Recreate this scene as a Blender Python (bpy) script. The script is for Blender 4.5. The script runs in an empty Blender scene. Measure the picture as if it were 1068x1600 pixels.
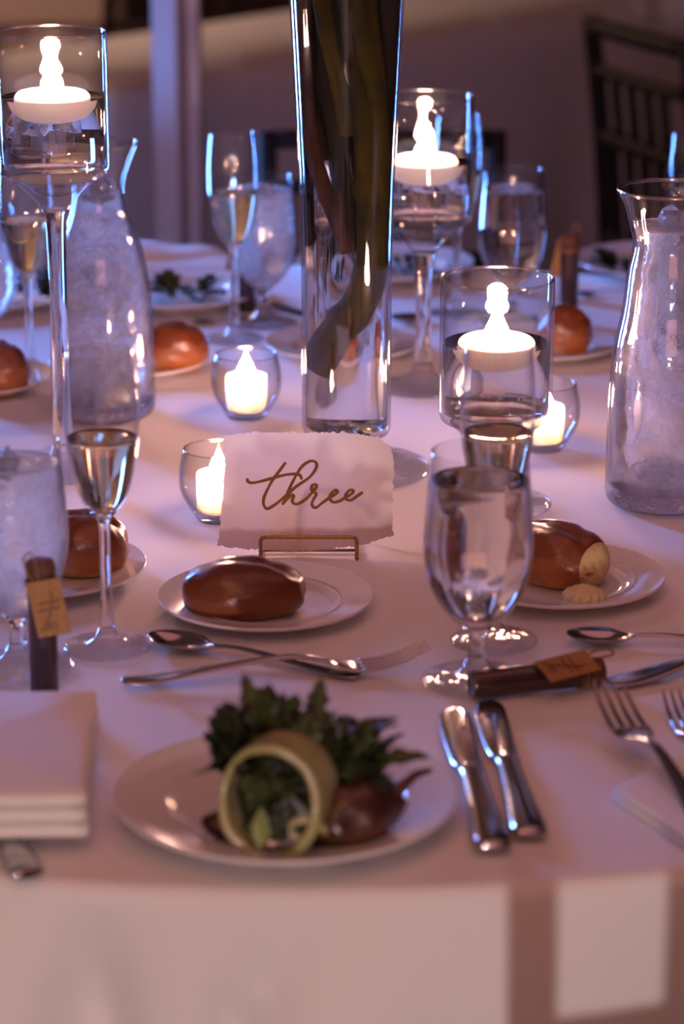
import bpy, bmesh, math, random
from mathutils import Vector, Matrix, noise
random.seed(7)
PI = math.pi
SC = bpy.context.scene
COL = SC.collection

# ------------------------------------------------------------------ camera
FPX, PITCH, CAMZ, TZ = 4200.0, math.radians(17.1), 1.45, 0.75
cd = bpy.data.cameras.new('camera'); cam = bpy.data.objects.new('camera', cd); COL.objects.link(cam)
cam.location = (0, 0, CAMZ); cam.rotation_euler = (PI/2-PITCH, 0, 0)
cd.sensor_fit = 'HORIZONTAL'; cd.sensor_width = 24.0; cd.lens = 24.0*FPX/1068.0
cd.clip_start = 0.05; cd.clip_end = 60
cd.dof.use_dof = True; cd.dof.focus_distance = 2.27; cd.dof.aperture_fstop = 4.6; cd.dof.aperture_blades = 0
SC.camera = cam
# ------------------------------------------------------------------ world and exposure
w = bpy.data.worlds.new('world'); SC.world = w; w.use_nodes = True
w.node_tree.nodes['Background'].inputs[0].default_value = (1.0, 0.46, 0.56, 1)
w.node_tree.nodes['Background'].inputs[1].default_value = 0.05
SC.view_settings.view_transform = 'Standard'; SC.view_settings.look = 'None'
SC.view_settings.exposure = 0.0; SC.view_settings.gamma = 1.0
SC.view_settings.use_curve_mapping = False
SC.cycles.use_denoising = True
SC.cycles.max_bounces = 18; SC.cycles.transmission_bounces = 14; SC.cycles.transparent_max_bounces = 32
SC.cycles.glossy_bounces = 6; SC.cycles.diffuse_bounces = 4
SC.cycles.sample_clamp_indirect = 6.0; SC.cycles.blur_glossy = 0.4
# ------------------------------------------------------------------ lights of the room, with added fills
def light(kind, name, loc, power, color, size=0.1, size_y=None, target=None):
    l = bpy.data.lights.new(name, kind); l.energy = power; l.color = color
    if kind == 'AREA':
        l.size = size
        if size_y: l.shape = 'RECTANGLE'; l.size_y = size_y
    else:
        l.shadow_soft_size = size
    o = bpy.data.objects.new(name, l); COL.objects.link(o); o.location = loc
    if target is not None:
        o.rotation_euler = (Vector(target)-Vector(loc)).to_track_quat('-Z', 'Y').to_euler()
    return o
low = light('AREA', 'blue_uplight', (-1.50, 4.35, 1.05), 34, (0.12, 0.32, 1.0), 0.20, 1.25, (0.0, 2.7, 1.0)); low.data.spread = math.radians(88)
high = light('AREA', 'blue_table_fill', (-1.35, 4.35, 1.75), 3.1, (0.15, 0.29, 1.0), 0.25, 0.25, (-0.05, 3.15, 0.75)); high.data.spread = math.radians(70)  # added unseen fill that turns the far table top bluer
pu = light('SPOT', 'post_blue_fill', (-0.95, 4.0, 0.55), 30, (0.10, 0.28, 1.0), 0.05, None, (-0.28, 4.5, 1.02)); pu.data.spot_size = math.radians(38); pu.data.spot_blend = 0.9  # added spot, only there to strengthen the blue on the post
light('POINT', 'white_lamp', (0.0, -3.0, 0.885), 265, (1.0, 0.80, 0.78), 0.035)
light('AREA', 'ceiling_glow', (0.4, 2.0, 3.0), 8.5, (1.0, 0.33, 0.34), 2.2, 2.2, (0.1, 2.2, 0.75))
light('AREA', 'rear_warm_fill', (0.3, -4.6, 2.2), 40, (1.0, 0.36, 0.26), 3.0, 1.6, (0.0, 1.5, 0.8))  # added orange fill for the shaded front of the cloth
light('POINT', 'wall_warm_fill', (-1.45, 6.0, 1.75), 34, (1.0, 0.62, 0.45), 0.08)  # added unseen fill that warms the cream wall, no fitting there
random.seed(3)
for k in range(9):   # the bulbs of the chandelier over the aisle behind the photographer
    a = k*2*PI/9
    light('POINT', 'chandelier_bulb', (-0.5+0.42*math.cos(a), 0.1+0.42*math.sin(a), 2.75+0.12*(k % 2)), 2.4, (1.0, 0.42, 0.18), 0.022)

# ------------------------------------------------------------------ picking points
FWD = Vector((0, math.cos(PITCH), -math.sin(PITCH))); UP = Vector((0, math.sin(PITCH), math.cos(PITCH)))
def ray(px, py): return FWD + Vector(((px-534)/FPX, 0, 0)) - UP*((py-800)/FPX)
def P(px, py, z=0.0):
    d = ray(px, py); t = (TZ+z-CAMZ)/d.z
    return Vector((d.x*t, d.y*t, TZ+z))
def ZAT(py, Y):      # height above the table top of image row py on a vertical line at world depth Y
    d = ray(534, py); return CAMZ + d.z*(Y/d.y) - TZ

# ------------------------------------------------------------------ materials
def mat(name):
    m = bpy.data.materials.new(name); m.use_nodes = True; nt = m.node_tree; nt.nodes.clear()
    out = nt.nodes.new('ShaderNodeOutputMaterial'); return m, nt, out
def N(nt, t, **kw):
    n = nt.nodes.new(t)
    for k, v in kw.items():
        if k in n.inputs: n.inputs[k].default_value = v
        else: setattr(n, k, v)
    return n
def L(nt, a, b): nt.links.new(a, b)
def princ(name, col, rough=0.5, metal=0.0, bump=0.0, bscale=60, var=0.0, vscale=8, coat=0.0, sss=0.0, sheen=0.0, col2=None, spec=0.5, stretch=None):
    m, nt, out = mat(name)
    p = N(nt, 'ShaderNodeBsdfPrincipled'); L(nt, p.outputs[0], out.inputs[0])
    p.inputs['Base Color'].default_value = (*col, 1); p.inputs['Roughness'].default_value = rough
    p.inputs['Metallic'].default_value = metal; p.inputs['Coat Weight'].default_value = coat
    p.inputs['Coat Roughness'].default_value = 0.12; p.inputs['Specular IOR Level'].default_value = spec
    p.inputs['Sheen Weight'].default_value = sheen
    if sss:
        p.inputs['Subsurface Weight'].default_value = sss; p.inputs['Subsurface Radius'].default_value = (1.0, 0.6, 0.4)
        p.inputs['Subsurface Scale'].default_value = 0.012
    tc = N(nt, 'ShaderNodeTexCoord')
    src = tc.outputs['Object']
    if stretch:
        mp = N(nt, 'ShaderNodeMapping'); mp.inputs['Scale'].default_value = stretch; L(nt, src, mp.inputs[0]); src = mp.outputs[0]
    if var or col2:
        n = N(nt, 'ShaderNodeTexNoise', Scale=vscale, Detail=4.0); L(nt, src, n.inputs['Vector'])
        r = N(nt, 'ShaderNodeValToRGB'); L(nt, n.outputs[0], r.inputs[0])
        c2 = col2 or tuple(c*(1-var) for c in col)
        r.color_ramp.elements[0].position = 0.35; r.color_ramp.elements[1].position = 0.65
        r.color_ramp.elements[0].color = (*c2, 1); r.color_ramp.elements[1].color = (*col, 1)
        L(nt, r.outputs[0], p.inputs['Base Color'])
    if bump:
        n2 = N(nt, 'ShaderNodeTexNoise', Scale=bscale, Detail=4.0); L(nt, src, n2.inputs['Vector'])
        b = N(nt, 'ShaderNodeBump', Strength=bump, Distance=0.002); L(nt, n2.outputs[0], b.inputs['Height'])
        L(nt, b.outputs[0], p.inputs['Normal'])
    return m
def thin_glass(name, tint=(0.72, 0.70, 0.74), rough=0.015, base=0.045, top=0.85, bump=0.0, bscale=40):
    m, nt, out = mat(name)
    lw = N(nt, 'ShaderNodeLayerWeight', Blend=0.5)
    p4 = N(nt, 'ShaderNodeMath', operation='POWER'); L(nt, lw.outputs['Facing'], p4.inputs[0]); p4.inputs[1].default_value = 4.0
    mr = N(nt, 'ShaderNodeMapRange'); L(nt, p4.outputs[0], mr.inputs[0]); mr.inputs['To Min'].default_value = base; mr.inputs['To Max'].default_value = top
    p2 = N(nt, 'ShaderNodeMath', operation='POWER'); L(nt, lw.outputs['Facing'], p2.inputs[0]); p2.inputs[1].default_value = 3.0
    mc = N(nt, 'ShaderNodeMix', data_type='RGBA'); L(nt, p2.outputs[0], mc.inputs[0])
    mc.inputs[6].default_value = (0.985, 0.985, 0.985, 1); mc.inputs[7].default_value = (*tint, 1)
    t = N(nt, 'ShaderNodeBsdfTransparent'); L(nt, mc.outputs[2], t.inputs[0])
    g = N(nt, 'ShaderNodeBsdfGlossy', Roughness=rough)
    if bump:
        tc = N(nt, 'ShaderNodeTexCoord'); n2 = N(nt, 'ShaderNodeTexNoise', Scale=bscale); L(nt, tc.outputs['Object'], n2.inputs['Vector'])
        b = N(nt, 'ShaderNodeBump', Strength=bump, Distance=0.003); L(nt, n2.outputs[0], b.inputs['Height']); L(nt, b.outputs[0], g.inputs['Normal'])
    mx = N(nt, 'ShaderNodeMixShader'); L(nt, mr.outputs[0], mx.inputs[0]); L(nt, t.outputs[0], mx.inputs[1]); L(nt, g.outputs[0], mx.inputs[2])
    L(nt, mx.outputs[0], out.inputs[0]); return m
def solid_glass(name, col=(1, 1, 1), ior=1.33, rough=0.0, milky=0.0, mcol=(0.8, 0.8, 0.85), bump=0.0, bscale=60, nscale=40, bdist=0.004):
    m, nt, out = mat(name)
    g = N(nt, 'ShaderNodeBsdfGlass', IOR=ior, Roughness=rough); g.inputs[0].default_value = (*col, 1)
    tc = N(nt, 'ShaderNodeTexCoord')
    if bump:
        n2 = N(nt, 'ShaderNodeTexNoise', Scale=bscale, Detail=3.0); L(nt, tc.outputs['Object'], n2.inputs['Vector'])
        b = N(nt, 'ShaderNodeBump', Strength=bump, Distance=bdist); L(nt, n2.outputs[0], b.inputs['Height']); L(nt, b.outputs[0], g.inputs['Normal'])
    if milky:
        n3 = N(nt, 'ShaderNodeTexNoise', Scale=nscale, Detail=5.0); L(nt, tc.outputs['Object'], n3.inputs['Vector'])
        mr = N(nt, 'ShaderNodeMapRange'); L(nt, n3.outputs[0], mr.inputs[0]); mr.inputs['From Min'].default_value = 0.35; mr.inputs['From Max'].default_value = 0.75
        mr.inputs['To Min'].default_value = milky*0.3; mr.inputs['To Max'].default_value = milky*1.3
        d = N(nt, 'ShaderNodeBsdfDiffuse'); d.inputs[0].default_value = (*mcol, 1)
        tl = N(nt, 'ShaderNodeBsdfTranslucent'); tl.inputs[0].default_value = (*mcol, 1)
        m1 = N(nt, 'ShaderNodeMixShader'); m1.inputs[0].default_value = 0.55; L(nt, d.outputs[0], m1.inputs[1]); L(nt, tl.outputs[0], m1.inputs[2])
        m2 = N(nt, 'ShaderNodeMixShader'); L(nt, mr.outputs[0], m2.inputs[0]); L(nt, g.outputs[0], m2.inputs[1]); L(nt, m1.outputs[0], m2.inputs[2])
        L(nt, m2.outputs[0], out.inputs[0])
    else:
        L(nt, g.outputs[0], out.inputs[0])
    return m
def emission(name, col, s):
    m, nt, out = mat(name); e = N(nt, 'ShaderNodeEmission', Strength=s); e.inputs[0].default_value = (*col, 1); L(nt, e.outputs[0], out.inputs[0]); return m

M = {}
M['cloth'] = princ('tablecloth_linen', (0.80, 0.78, 0.79), 0.85, bump=0.12, bscale=900, sheen=0.1, spec=0.2)
M['napkin'] = princ('napkin_cotton', (0.82, 0.80, 0.78), 0.9, bump=0.15, bscale=700, spec=0.2)
M['china'] = princ('white_china', (0.78, 0.76, 0.77), 0.09, coat=0.5)
M['steel'] = princ('polished_steel', (0.44, 0.42, 0.42), 0.13, metal=1.0)
M['brass'] = princ('aged_brass', (0.40, 0.25, 0.09), 0.3, metal=1.0, bump=0.3, bscale=300)
M['ink'] = princ('gold_brown_ink', (0.34, 0.17, 0.045), 0.35, metal=0.35)
M['tglass'] = thin_glass('clear_glass')
M['tglass_foot'] = thin_glass('clear_glass_foot', (0.86, 0.85, 0.88), 0.03, 0.08, 0.9, 0.5, 60)
M['tglass_dark'] = thin_glass('clear_glass_thick', (0.45, 0.42, 0.46))
M['lip'] = thin_glass('fire_polished_lip', (0.55, 0.5, 0.5), 0.12, 0.30, 0.95)
M['rim'] = solid_glass('glass_solid', (0.99, 0.99, 0.99), 1.5)
M['water'] = solid_glass('water', (0.98, 0.98, 0.98), 1.33)
M['wine'] = solid_glass('sparkling_wine', (0.96, 0.90, 0.74), 1.34)
M['icywater'] = solid_glass('iced_water', (0.98, 0.98, 1.0), 1.33, 0.08, milky=0.42, mcol=(0.75, 0.76, 0.82), bump=0.8, bscale=70, nscale=45)
M['icywater_b'] = solid_glass('iced_water_clear', (0.98, 0.98, 1.0), 1.33, 0.03, milky=0.38, mcol=(0.78, 0.76, 0.80), bump=0.45, bscale=45, nscale=30)
M['thickbase'] = solid_glass('pressed_glass_base', (0.95, 0.95, 1.0), 1.5, 0.0, bump=1.0, bscale=160)
M['flame'] = emission('candle_flame', (1.0, 0.50, 0.36), 470)
M['wick'] = princ('wick', (0.02, 0.015, 0.01), 0.9)
M['wax'] = princ('white_wax', (0.92, 0.84, 0.78), 0.35, sss=1.0)
M['wax'].node_tree.nodes['Principled BSDF'].inputs['Subsurface Scale'].default_value = 0.09
M['wood'] = princ('dark_chair_wood', (0.010, 0.006, 0.006), 0.6, bump=0.1, bscale=80, spec=0.25)
M['kraft'] = princ('kraft_paper', (0.42, 0.22, 0.085), 0.85, var=0.2, vscale=300)
M['twine'] = princ('jute_twine', (0.26, 0.13, 0.07), 0.9)
M['favour'] = princ('dark_brown_wrap', (0.05, 0.018, 0.014), 0.22, coat=0.6, var=0.5, vscale=60, stretch=(1, 1, 0.15))
M['cork'] = princ('brown_cork', (0.16, 0.07, 0.04), 0.8, var=0.4, vscale=200)
M['leaf'] = princ('salad_leaf', (0.050, 0.070, 0.018), 0.4, var=0.55, vscale=40, sss=0.0)
M['leaf_dark'] = princ('salad_leaf_dark', (0.020, 0.030, 0.010), 0.4, var=0.5, vscale=40)
M['leaf_pale'] = princ('salad_rib', (0.22, 0.26, 0.07), 0.4)
M['cucumber'] = princ('cucumber_ribbon', (0.36, 0.36, 0.13), 0.25, coat=0.4, col2=(0.50, 0.44, 0.24), vscale=30)
M['pear'] = princ('caramelised_pear', (0.095, 0.03, 0.013), 0.3, coat=0.3, col2=(0.035, 0.010, 0.008), vscale=45, bump=0.4, bscale=120)
M['beet'] = princ('beet', (0.04, 0.008, 0.010), 0.3, bump=0.3)
M['butter'] = princ('butter', (0.78, 0.66, 0.38), 0.4, sss=0.5)
M['stem_green'] = princ('flower_stem_green', (0.095, 0.075, 0.012), 0.5, col2=(0.05, 0.045, 0.012), vscale=25, bump=0.5, bscale=60, spec=0.15)
M['stem_brown'] = princ('flower_stem_brown', (0.10, 0.035, 0.015), 0.55, col2=(0.04, 0.016, 0.008), vscale=30, bump=0.6, bscale=70)
M['stem_dark'] = princ('flower_stem_dark', (0.022, 0.020, 0.009), 0.5, bump=0.5, bscale=60)
M['floor'] = princ('dark_carpet', (0.05, 0.03, 0.035), 0.95, bump=0.5, bscale=400, var=0.3, vscale=20)
M['wall'] = princ('cream_painted_wall', (0.55, 0.43, 0.34), 0.8)
M['wall_dark'] = princ('brown_wall', (0.16, 0.10, 0.10), 0.85)
M['trim'] = princ('painted_trim', (0.62, 0.50, 0.45), 0.6)
M['ceiling'] = princ('ceiling_paint', (0.30, 0.24, 0.23), 0.9)
M['tablewood'] = princ('plywood_table', (0.25, 0.14, 0.07), 0.6)
# bread: pale underside, glossy brown crust on top
def bread_mat(name, top, mid, low):
    m, nt, out = mat(name)
    p = N(nt, 'ShaderNodeBsdfPrincipled', Roughness=0.28); L(nt, p.outputs[0], out.inputs[0])
    p.inputs['Coat Weight'].default_value = 0.35; p.inputs['Coat Roughness'].default_value = 0.2
    tc = N(nt, 'ShaderNodeTexCoord'); sx = N(nt, 'ShaderNodeSeparateXYZ'); L(nt, tc.outputs['Generated'], sx.inputs[0])
    n = N(nt, 'ShaderNodeTexNoise', Scale=4.0, Detail=6.0); L(nt, tc.outputs['Generated'], n.inputs['Vector'])
    mm = N(nt, 'ShaderNodeMath', operation='MULTIPLY_ADD'); L(nt, n.outputs[0], mm.inputs[0]); mm.inputs[1].default_value = 0.55; L(nt, sx.outputs[2], mm.inputs[2])
    r = N(nt, 'ShaderNodeValToRGB'); L(nt, mm.outputs[0], r.inputs[0]); e = r.color_ramp.elements
    e[0].position = 0.30; e[0].color = (*low, 1); e[1].position = 0.95; e[1].color = (*top, 1)
    k = e.new(0.55); k.color = (*mid, 1)
    L(nt, r.outputs[0], p.inputs['Base Color'])
    n2 = N(nt, 'ShaderNodeTexNoise', Scale=25.0, Detail=5.0); L(nt, tc.outputs['Generated'], n2.inputs['Vector'])
    b = N(nt, 'ShaderNodeBump', Strength=0.25, Distance=0.002); L(nt, n2.outputs[0], b.inputs['Height']); L(nt, b.outputs[0], p.inputs['Normal'])
    return m
M['bread'] = bread_mat('bread_crust', (0.13, 0.032, 0.010), (0.21, 0.058, 0.014), (0.27, 0.095, 0.026))
M['bread_lit'] = bread_mat('bread_crust_lit', (0.18, 0.042, 0.012), (0.42, 0.135, 0.028), (0.60, 0.32, 0.10))  # lit copy of the crust: candle glow put into brighter, warmer colours
M['crumb'] = princ('bread_crumb', (0.78, 0.60, 0.30), 0.8, bump=0.6, bscale=250, var=0.25, vscale=120)
# card: handmade paper with some light coming through; the unpainted lower strip passes more
def card_mat():
    m, nt, out = mat('handmade_paper')
    tc = N(nt, 'ShaderNodeTexCoord'); sx = N(nt, 'ShaderNodeSeparateXYZ'); L(nt, tc.outputs['Object'], sx.inputs[0])
    n = N(nt, 'ShaderNodeTexNoise', Scale=22.0, Detail=3.0); L(nt, tc.outputs['Object'], n.inputs['Vector'])
    a = N(nt, 'ShaderNodeMath', operation='MULTIPLY_ADD'); L(nt, n.outputs[0], a.inputs[0]); a.inputs[1].default_value = -0.016; L(nt, sx.outputs[2], a.inputs[2])
    mr = N(nt, 'ShaderNodeMapRange'); L(nt, a.outputs[0], mr.inputs[0]); mr.inputs['From Min'].default_value = 0.008; mr.inputs['From Max'].default_value = 0.012
    mc = N(nt, 'ShaderNodeMix', data_type='RGBA'); L(nt, mr.outputs[0], mc.inputs[0]); mc.inputs[6].default_value = (0.66, 0.56, 0.55, 1); mc.inputs[7].default_value = (0.86, 0.82, 0.80, 1)
    d = N(nt, 'ShaderNodeBsdfDiffuse'); t = N(nt, 'ShaderNodeBsdfTranslucent'); L(nt, mc.outputs[2], d.inputs[0]); L(nt, mc.outputs[2], t.inputs[0])
    mx = N(nt, 'ShaderNodeMixShader'); mx.inputs[0].default_value = 0.42; L(nt, d.outputs[0], mx.inputs[1]); L(nt, t.outputs[0], mx.inputs[2]); L(nt, mx.outputs[0], out.inputs[0])
    return m
M['card'] = card_mat()

# ------------------------------------------------------------------ mesh helpers
def mesh_obj(name, verts, faces, m, parent=None, smooth=True, recalc=True):
    me = bpy.data.meshes.new(name); me.from_pydata([tuple(v) for v in verts], [], faces)
    if recalc:
        bm = bmesh.new(); bm.from_mesh(me); bmesh.ops.remove_doubles(bm, verts=bm.verts, dist=1e-6)
        bmesh.ops.recalc_face_normals(bm, faces=bm.faces); bm.to_mesh(me); bm.free()
    if smooth: me.polygons.foreach_set('use_smooth', [True]*len(me.polygons))
    if m: me.materials.append(m)
    o = bpy.data.objects.new(name, me); COL.objects.link(o)
    if parent: o.parent = parent
    return o
def bm_obj(name, bm, m, parent=None, smooth=False):
    me = bpy.data.meshes.new(name); bm.to_mesh(me); bm.free()
    if smooth: me.polygons.foreach_set('use_smooth', [True]*len(me.polygons))
    me.materials.append(m); o = bpy.data.objects.new(name, me); COL.objects.link(o)
    if parent: o.parent = parent
    return o
def tag(o, label, cat, group=None, kind=None):
    o['label'] = label; o['category'] = cat
    if group: o['group'] = group
    if kind: o['kind'] = kind
    return o
def thing(name, loc, label, cat, group=None, rz=0.0):
    o = bpy.data.objects.new(name, None); COL.objects.link(o); o.location = loc; o.rotation_euler = (0, 0, rz)
    o.empty_display_size = 0.02
    return tag(o, label, cat, group)
def copy_tree(o, parent=None):
    c = o.copy(); COL.objects.link(c)
    if parent: c.parent = parent
    for ch in list(o.children):
        copy_tree(ch, c)
    return c
def place(proto, used, loc, label, group=None, rz=0.0, s=1.0):
    o = proto if not used else copy_tree(proto)
    o.location = loc; o.rotation_euler = (0, 0, rz); o.scale = (s, s, s); o['label'] = label
    if group: o['group'] = group
    return o
def lathe(prof, seg=64):
    V, F = [], []; n = len(prof)
    for (r, z) in prof:
        for k in range(seg):
            a = 2*PI*k/seg; V.append((r*math.cos(a), r*math.sin(a), z))
    for i in range(n-1):
        for k in range(seg):
            k2 = (k+1) % seg
            if prof[i][0] < 1e-7 and prof[i+1][0] < 1e-7: continue
            F.append((i*seg+k, i*seg+k2, (i+1)*seg+k2, (i+1)*seg+k))
    return V, F
def spl(pts, n=6):   # smooth a list of (r, z) points
    out = []
    for i in range(len(pts)-1):
        p0 = pts[max(i-1, 0)]; p1 = pts[i]; p2 = pts[i+1]; p3 = pts[min(i+2, len(pts)-1)]
        for k in range(n):
            t = k/n; q = []
            for c in range(len(p1)):
                a, b, cc, d = p0[c], p1[c], p2[c], p3[c]
                q.append(0.5*((2*b)+(-a+cc)*t+(2*a-5*b+4*cc-d)*t*t+(-a+3*b-3*cc+d)*t**3))
            out.append(tuple(q))
    out.append(tuple(pts[-1])); return out
def fixdup(me_o):
    return me_o
def lathe_obj(name, prof, m, parent=None, seg=64):
    V, F = lathe([(max(r, 0.0), z) for r, z in prof], seg); o = mesh_obj(name, V, F, m, parent)
    return o
def shell(outer, t):   # closed glass wall from an outer profile that ends at the rim
    inner = []
    for i, (r, z) in enumerate(outer):
        a = outer[max(i-1, 0)]; b = outer[min(i+1, len(outer)-1)]
        dx, dz = b[0]-a[0], b[1]-a[1]; l = math.hypot(dx, dz) or 1
        inner.append((max(r-dz/l*t, 0.0), z+dx/l*t if r > 1e-6 else z+t))
    rim = [((outer[-1][0]+inner[-1][0])/2, max(outer[-1][1], inner[-1][1])+t*0.35)]
    return list(outer)+rim+inner[::-1], inner
def fill_profile(inner, level, gap=0.0003):   # liquid that follows the inner wall up to a level
    pr = []
    for i, (r, z) in enumerate(inner):
        if z >= level: 
            a = inner[i-1]; f = (level-a[1])/((z-a[1]) or 1); pr.append((a[0]+(r-a[0])*f-gap, level)); break
        pr.append((max(r-gap, 0), z+gap))
    if pr[0][0] > 1e-6: pr.insert(0, (0, pr[0][1]))
    r = pr[-1][0]; pr += [(r*0.97, level-0.0006), (r*0.5, level-0.0009), (0, level-0.0009)]
    return pr
def sweep(path, radii, seg=10, flat=1.0, cap=True):
    V, F = [], []; n = len(path); path = [Vector(p) for p in path]
    up = Vector((0, 0, 1)); prevx = None
    for i, p in enumerate(path):
        t = (path[min(i+1, n-1)]-path[max(i-1, 0)]).normalized()
        x = prevx-t*prevx.dot(t) if prevx is not None else t.cross(up)
        if x.length < 1e-4: x = t.cross(Vector((0, 1, 0)))
        x.normalize(); prevx = x; y = x.cross(t).normalized(); r = radii[i] if hasattr(radii, '__len__') else radii
        for k in range(seg):
            a = 2*PI*k/seg; V.append(p+x*math.cos(a)*r+y*math.sin(a)*r*flat)
    for i in range(n-1):
        for k in range(seg):
            k2 = (k+1) % seg; F.append((i*seg+k, i*seg+k2, (i+1)*seg+k2, (i+1)*seg+k))
    if cap: F.append(tuple(range(seg))[::-1]); F.append(tuple((n-1)*seg+k for k in range(seg)))
    return V, F
def merge(parts):
    V, F = [], []
    for v, f in parts:
        b = len(V); V += list(v); F += [tuple(i+b for i in q) for q in f]
    return V, F
def strip(st, nv=9):   # flat metal piece along x: stations (x, half width, z, hollow, thickness, y)
    V, F = [], []; n = len(st); k = 2*nv
    for s in st:
        x, w_, z, c, t = s[:5]; y0 = s[5] if len(s) > 5 else 0
        vs = [-1+2*i/(nv-1) for i in range(nv)]
        for v in vs: V.append((x, y0+w_*v, z-c*(1-v*v)+t/2*math.sqrt(max(0.05, 1-v*v))))
        for v in vs[::-1]: V.append((x, y0+w_*v, z-c*(1-v*v)-t/2*math.sqrt(max(0.05, 1-v*v))))
    for i in range(n-1):
        for j in range(k):
            j2 = (j+1) % k; F.append((i*k+j, i*k+j2, (i+1)*k+j2, (i+1)*k+j))
    F.append(tuple(range(k))); F.append(tuple((n-1)*k+j for j in range(k))[::-1])
    return V, F
def box(bm, c, s, rz=0.0, rx=0.0):
    mtx = Matrix.Translation(c) @ Matrix.Rotation(rz, 4, 'Z') @ Matrix.Rotation(rx, 4, 'X') @ Matrix.Diagonal((s[0], s[1], s[2], 1))
    return bmesh.ops.create_cube(bm, size=1.0, matrix=mtx)
def bevel(o, wd, seg=2):
    b = o.modifiers.new('bevel', 'BEVEL'); b.width = wd; b.segments = seg; b.limit_method = 'ANGLE'; return o
def subsurf(o, n=1):
    s = o.modifiers.new('subdivision', 'SUBSURF'); s.levels = n; s.render_levels = n; return o

# ------------------------------------------------------------------ the room
def slab(name, c, s, m, parent=None, rz=0.0):
    bm = bmesh.new(); box(bm, c, s, rz); o = bm_obj(name, bm, m, parent)
    if parent is None: o['kind'] = 'structure'
    return o
slab('floor', (0, 2.5, -0.05), (12, 17, 0.1), M['floor'])
slab('ceiling', (0, 2.5, 3.65), (12, 17, 0.1), M['ceiling'])
slab('wall_back', (2.6, 8.55, 1.8), (7.0, 0.1, 3.7), M['wall_dark'])
wl = slab('wall_back_left', (-3.55, 6.9, 1.8), (6.0, 0.1, 3.7), M['wall'])
slab('wall_left', (-5.95, 2.5, 1.8), (0.1, 17, 3.7), M['wall'])
slab('wall_right', (5.95, 2.5, 1.8), (0.1, 17, 3.7), M['wall_dark'])
slab('wall_front', (0, -5.95, 1.8), (12, 0.1, 3.7), M['wall_dark'])
# raised panels on the cream wall
for cx, cz, sx, sz in ((-0.95, 1.06, 0.78, 0.86), (-2.0, 1.06, 0.9, 0.86)):
    bm = bmesh.new(); box(bm, (cx, 6.835, cz), (sx, 0.03, sz)); o = bm_obj('panel', bm, M['trim'], wl); bevel(o, 0.012)
for k, zz in enumerate((0.49,)):
    t_ = slab('trim_1', (-3.55, 6.83, zz), (6.0, 0.10, 0.10), M['trim'])
# square post beside the aisle, its far-left face catches the blue uplight and an added blue spot
pc = P(279, 395); dcol = ray(279, 300); Yc = 4.50
post = slab('trim_2', ((268-534)/FPX*Yc/dcol.y, Yc, 1.8), (0.046, 0.05, 3.6), M['trim'], None, math.radians(-16)); bevel(post, 0.005)
post = slab('trim_3', ((301-534)/FPX*(Yc+0.05)/dcol.y, Yc+0.05, 1.8), (0.034, 0.05, 3.6), M['trim'], None, math.radians(-3)); bevel(post, 0.004)

# ------------------------------------------------------------------ our table and its cloth
TC = Vector((-0.02, 2.42)); TR = 0.918
tb = thing('banquet_table', (TC.x, TC.y, 0), 'round banquet table hidden under the long white cloth', 'table')
lathe_obj('tabletop', [(0, 0.700), (TR-0.01, 0.700), (TR-0.006, 0.706), (TR-0.006, 0.738), (TR-0.01, 0.742), (0, 0.742)], M['tablewood'], tb, 96)
lathe_obj('pedestal', spl([(0.30, 0.012), (0.29, 0.03), (0.06, 0.07), (0.05, 0.3), (0.05, 0.65), (0.12, 0.699)], 4), M['tablewood'], tb, 32)
def drape_cloth(name, cx, cy, R, top, bottom, folds, amp, seed, seg=720):
    rnd = random.Random(seed); prof = []
    for k in range(15): prof.append((R*(k/14.0)**0.8, top, 0))
    for k in range(1, 7):
        a = k/6*PI/2; prof.append((R+0.012*math.sin(a), top-0.012*(1-math.cos(a)), 0.0))
    H = top-0.012-bottom
    for k in range(1, 26): prof.append((R+0.012+0.02*k/25, top-0.012-H*k/25, k/25))
    ph = [rnd.uniform(0, 2*PI) for _ in range(5)]
    V, F = [], []
    for (r, z, d) in prof:
        for k in range(seg):
            a = 2*PI*k/seg
            wv = math.sin(a*folds+ph[0])*0.6+math.sin(a*(folds*0.5+1.5)//1*1.0+ph[1]) if False else math.sin(a*folds+ph[0]+0.8*math.sin(a*3+ph[1]))*0.7+0.3*math.sin(a*(folds+7)+ph[2]+d*1.5)
            rr = r+amp*wv*(d**0.55)+amp*0.6*(d**0.55)
            if d > 0:
                dg = math.degrees(a)-270; q = min(1.0, d/0.12)
                rr += -0.040*q*math.exp(-((dg+8.5)/1.7)**2)+0.018*q*math.exp(-((dg-2.6+2.0*q)/3.2)**2)
                u = dg-1.9+3.2*q
                rr += -0.026*q*max(0.0, 1-abs(u+1.5)/1.5) if u < 0 else 0.0
            zz = z+0.0006*noise.noise(Vector((r*math.cos(a)*9, r*math.sin(a)*9, seed))) if d == 0 and r < R else z
            V.append((cx+rr*math.cos(a), cy+rr*math.sin(a), zz))
    for i in range(len(prof)-1):
        for k in range(seg):
            k2 = (k+1) % seg; F.append((i*seg+k, (i+1)*seg+k, (i+1)*seg+k2, i*seg+k2))
    o = mesh_obj(name, V, F, M['cloth']); return o
cl = drape_cloth('tablecloth', TC.x, TC.y, TR, 0.7495, 0.02, 19, 0.042, 5)
tag(cl, 'long white linen cloth draped over the round candlelit table', 'tablecloth')

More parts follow.
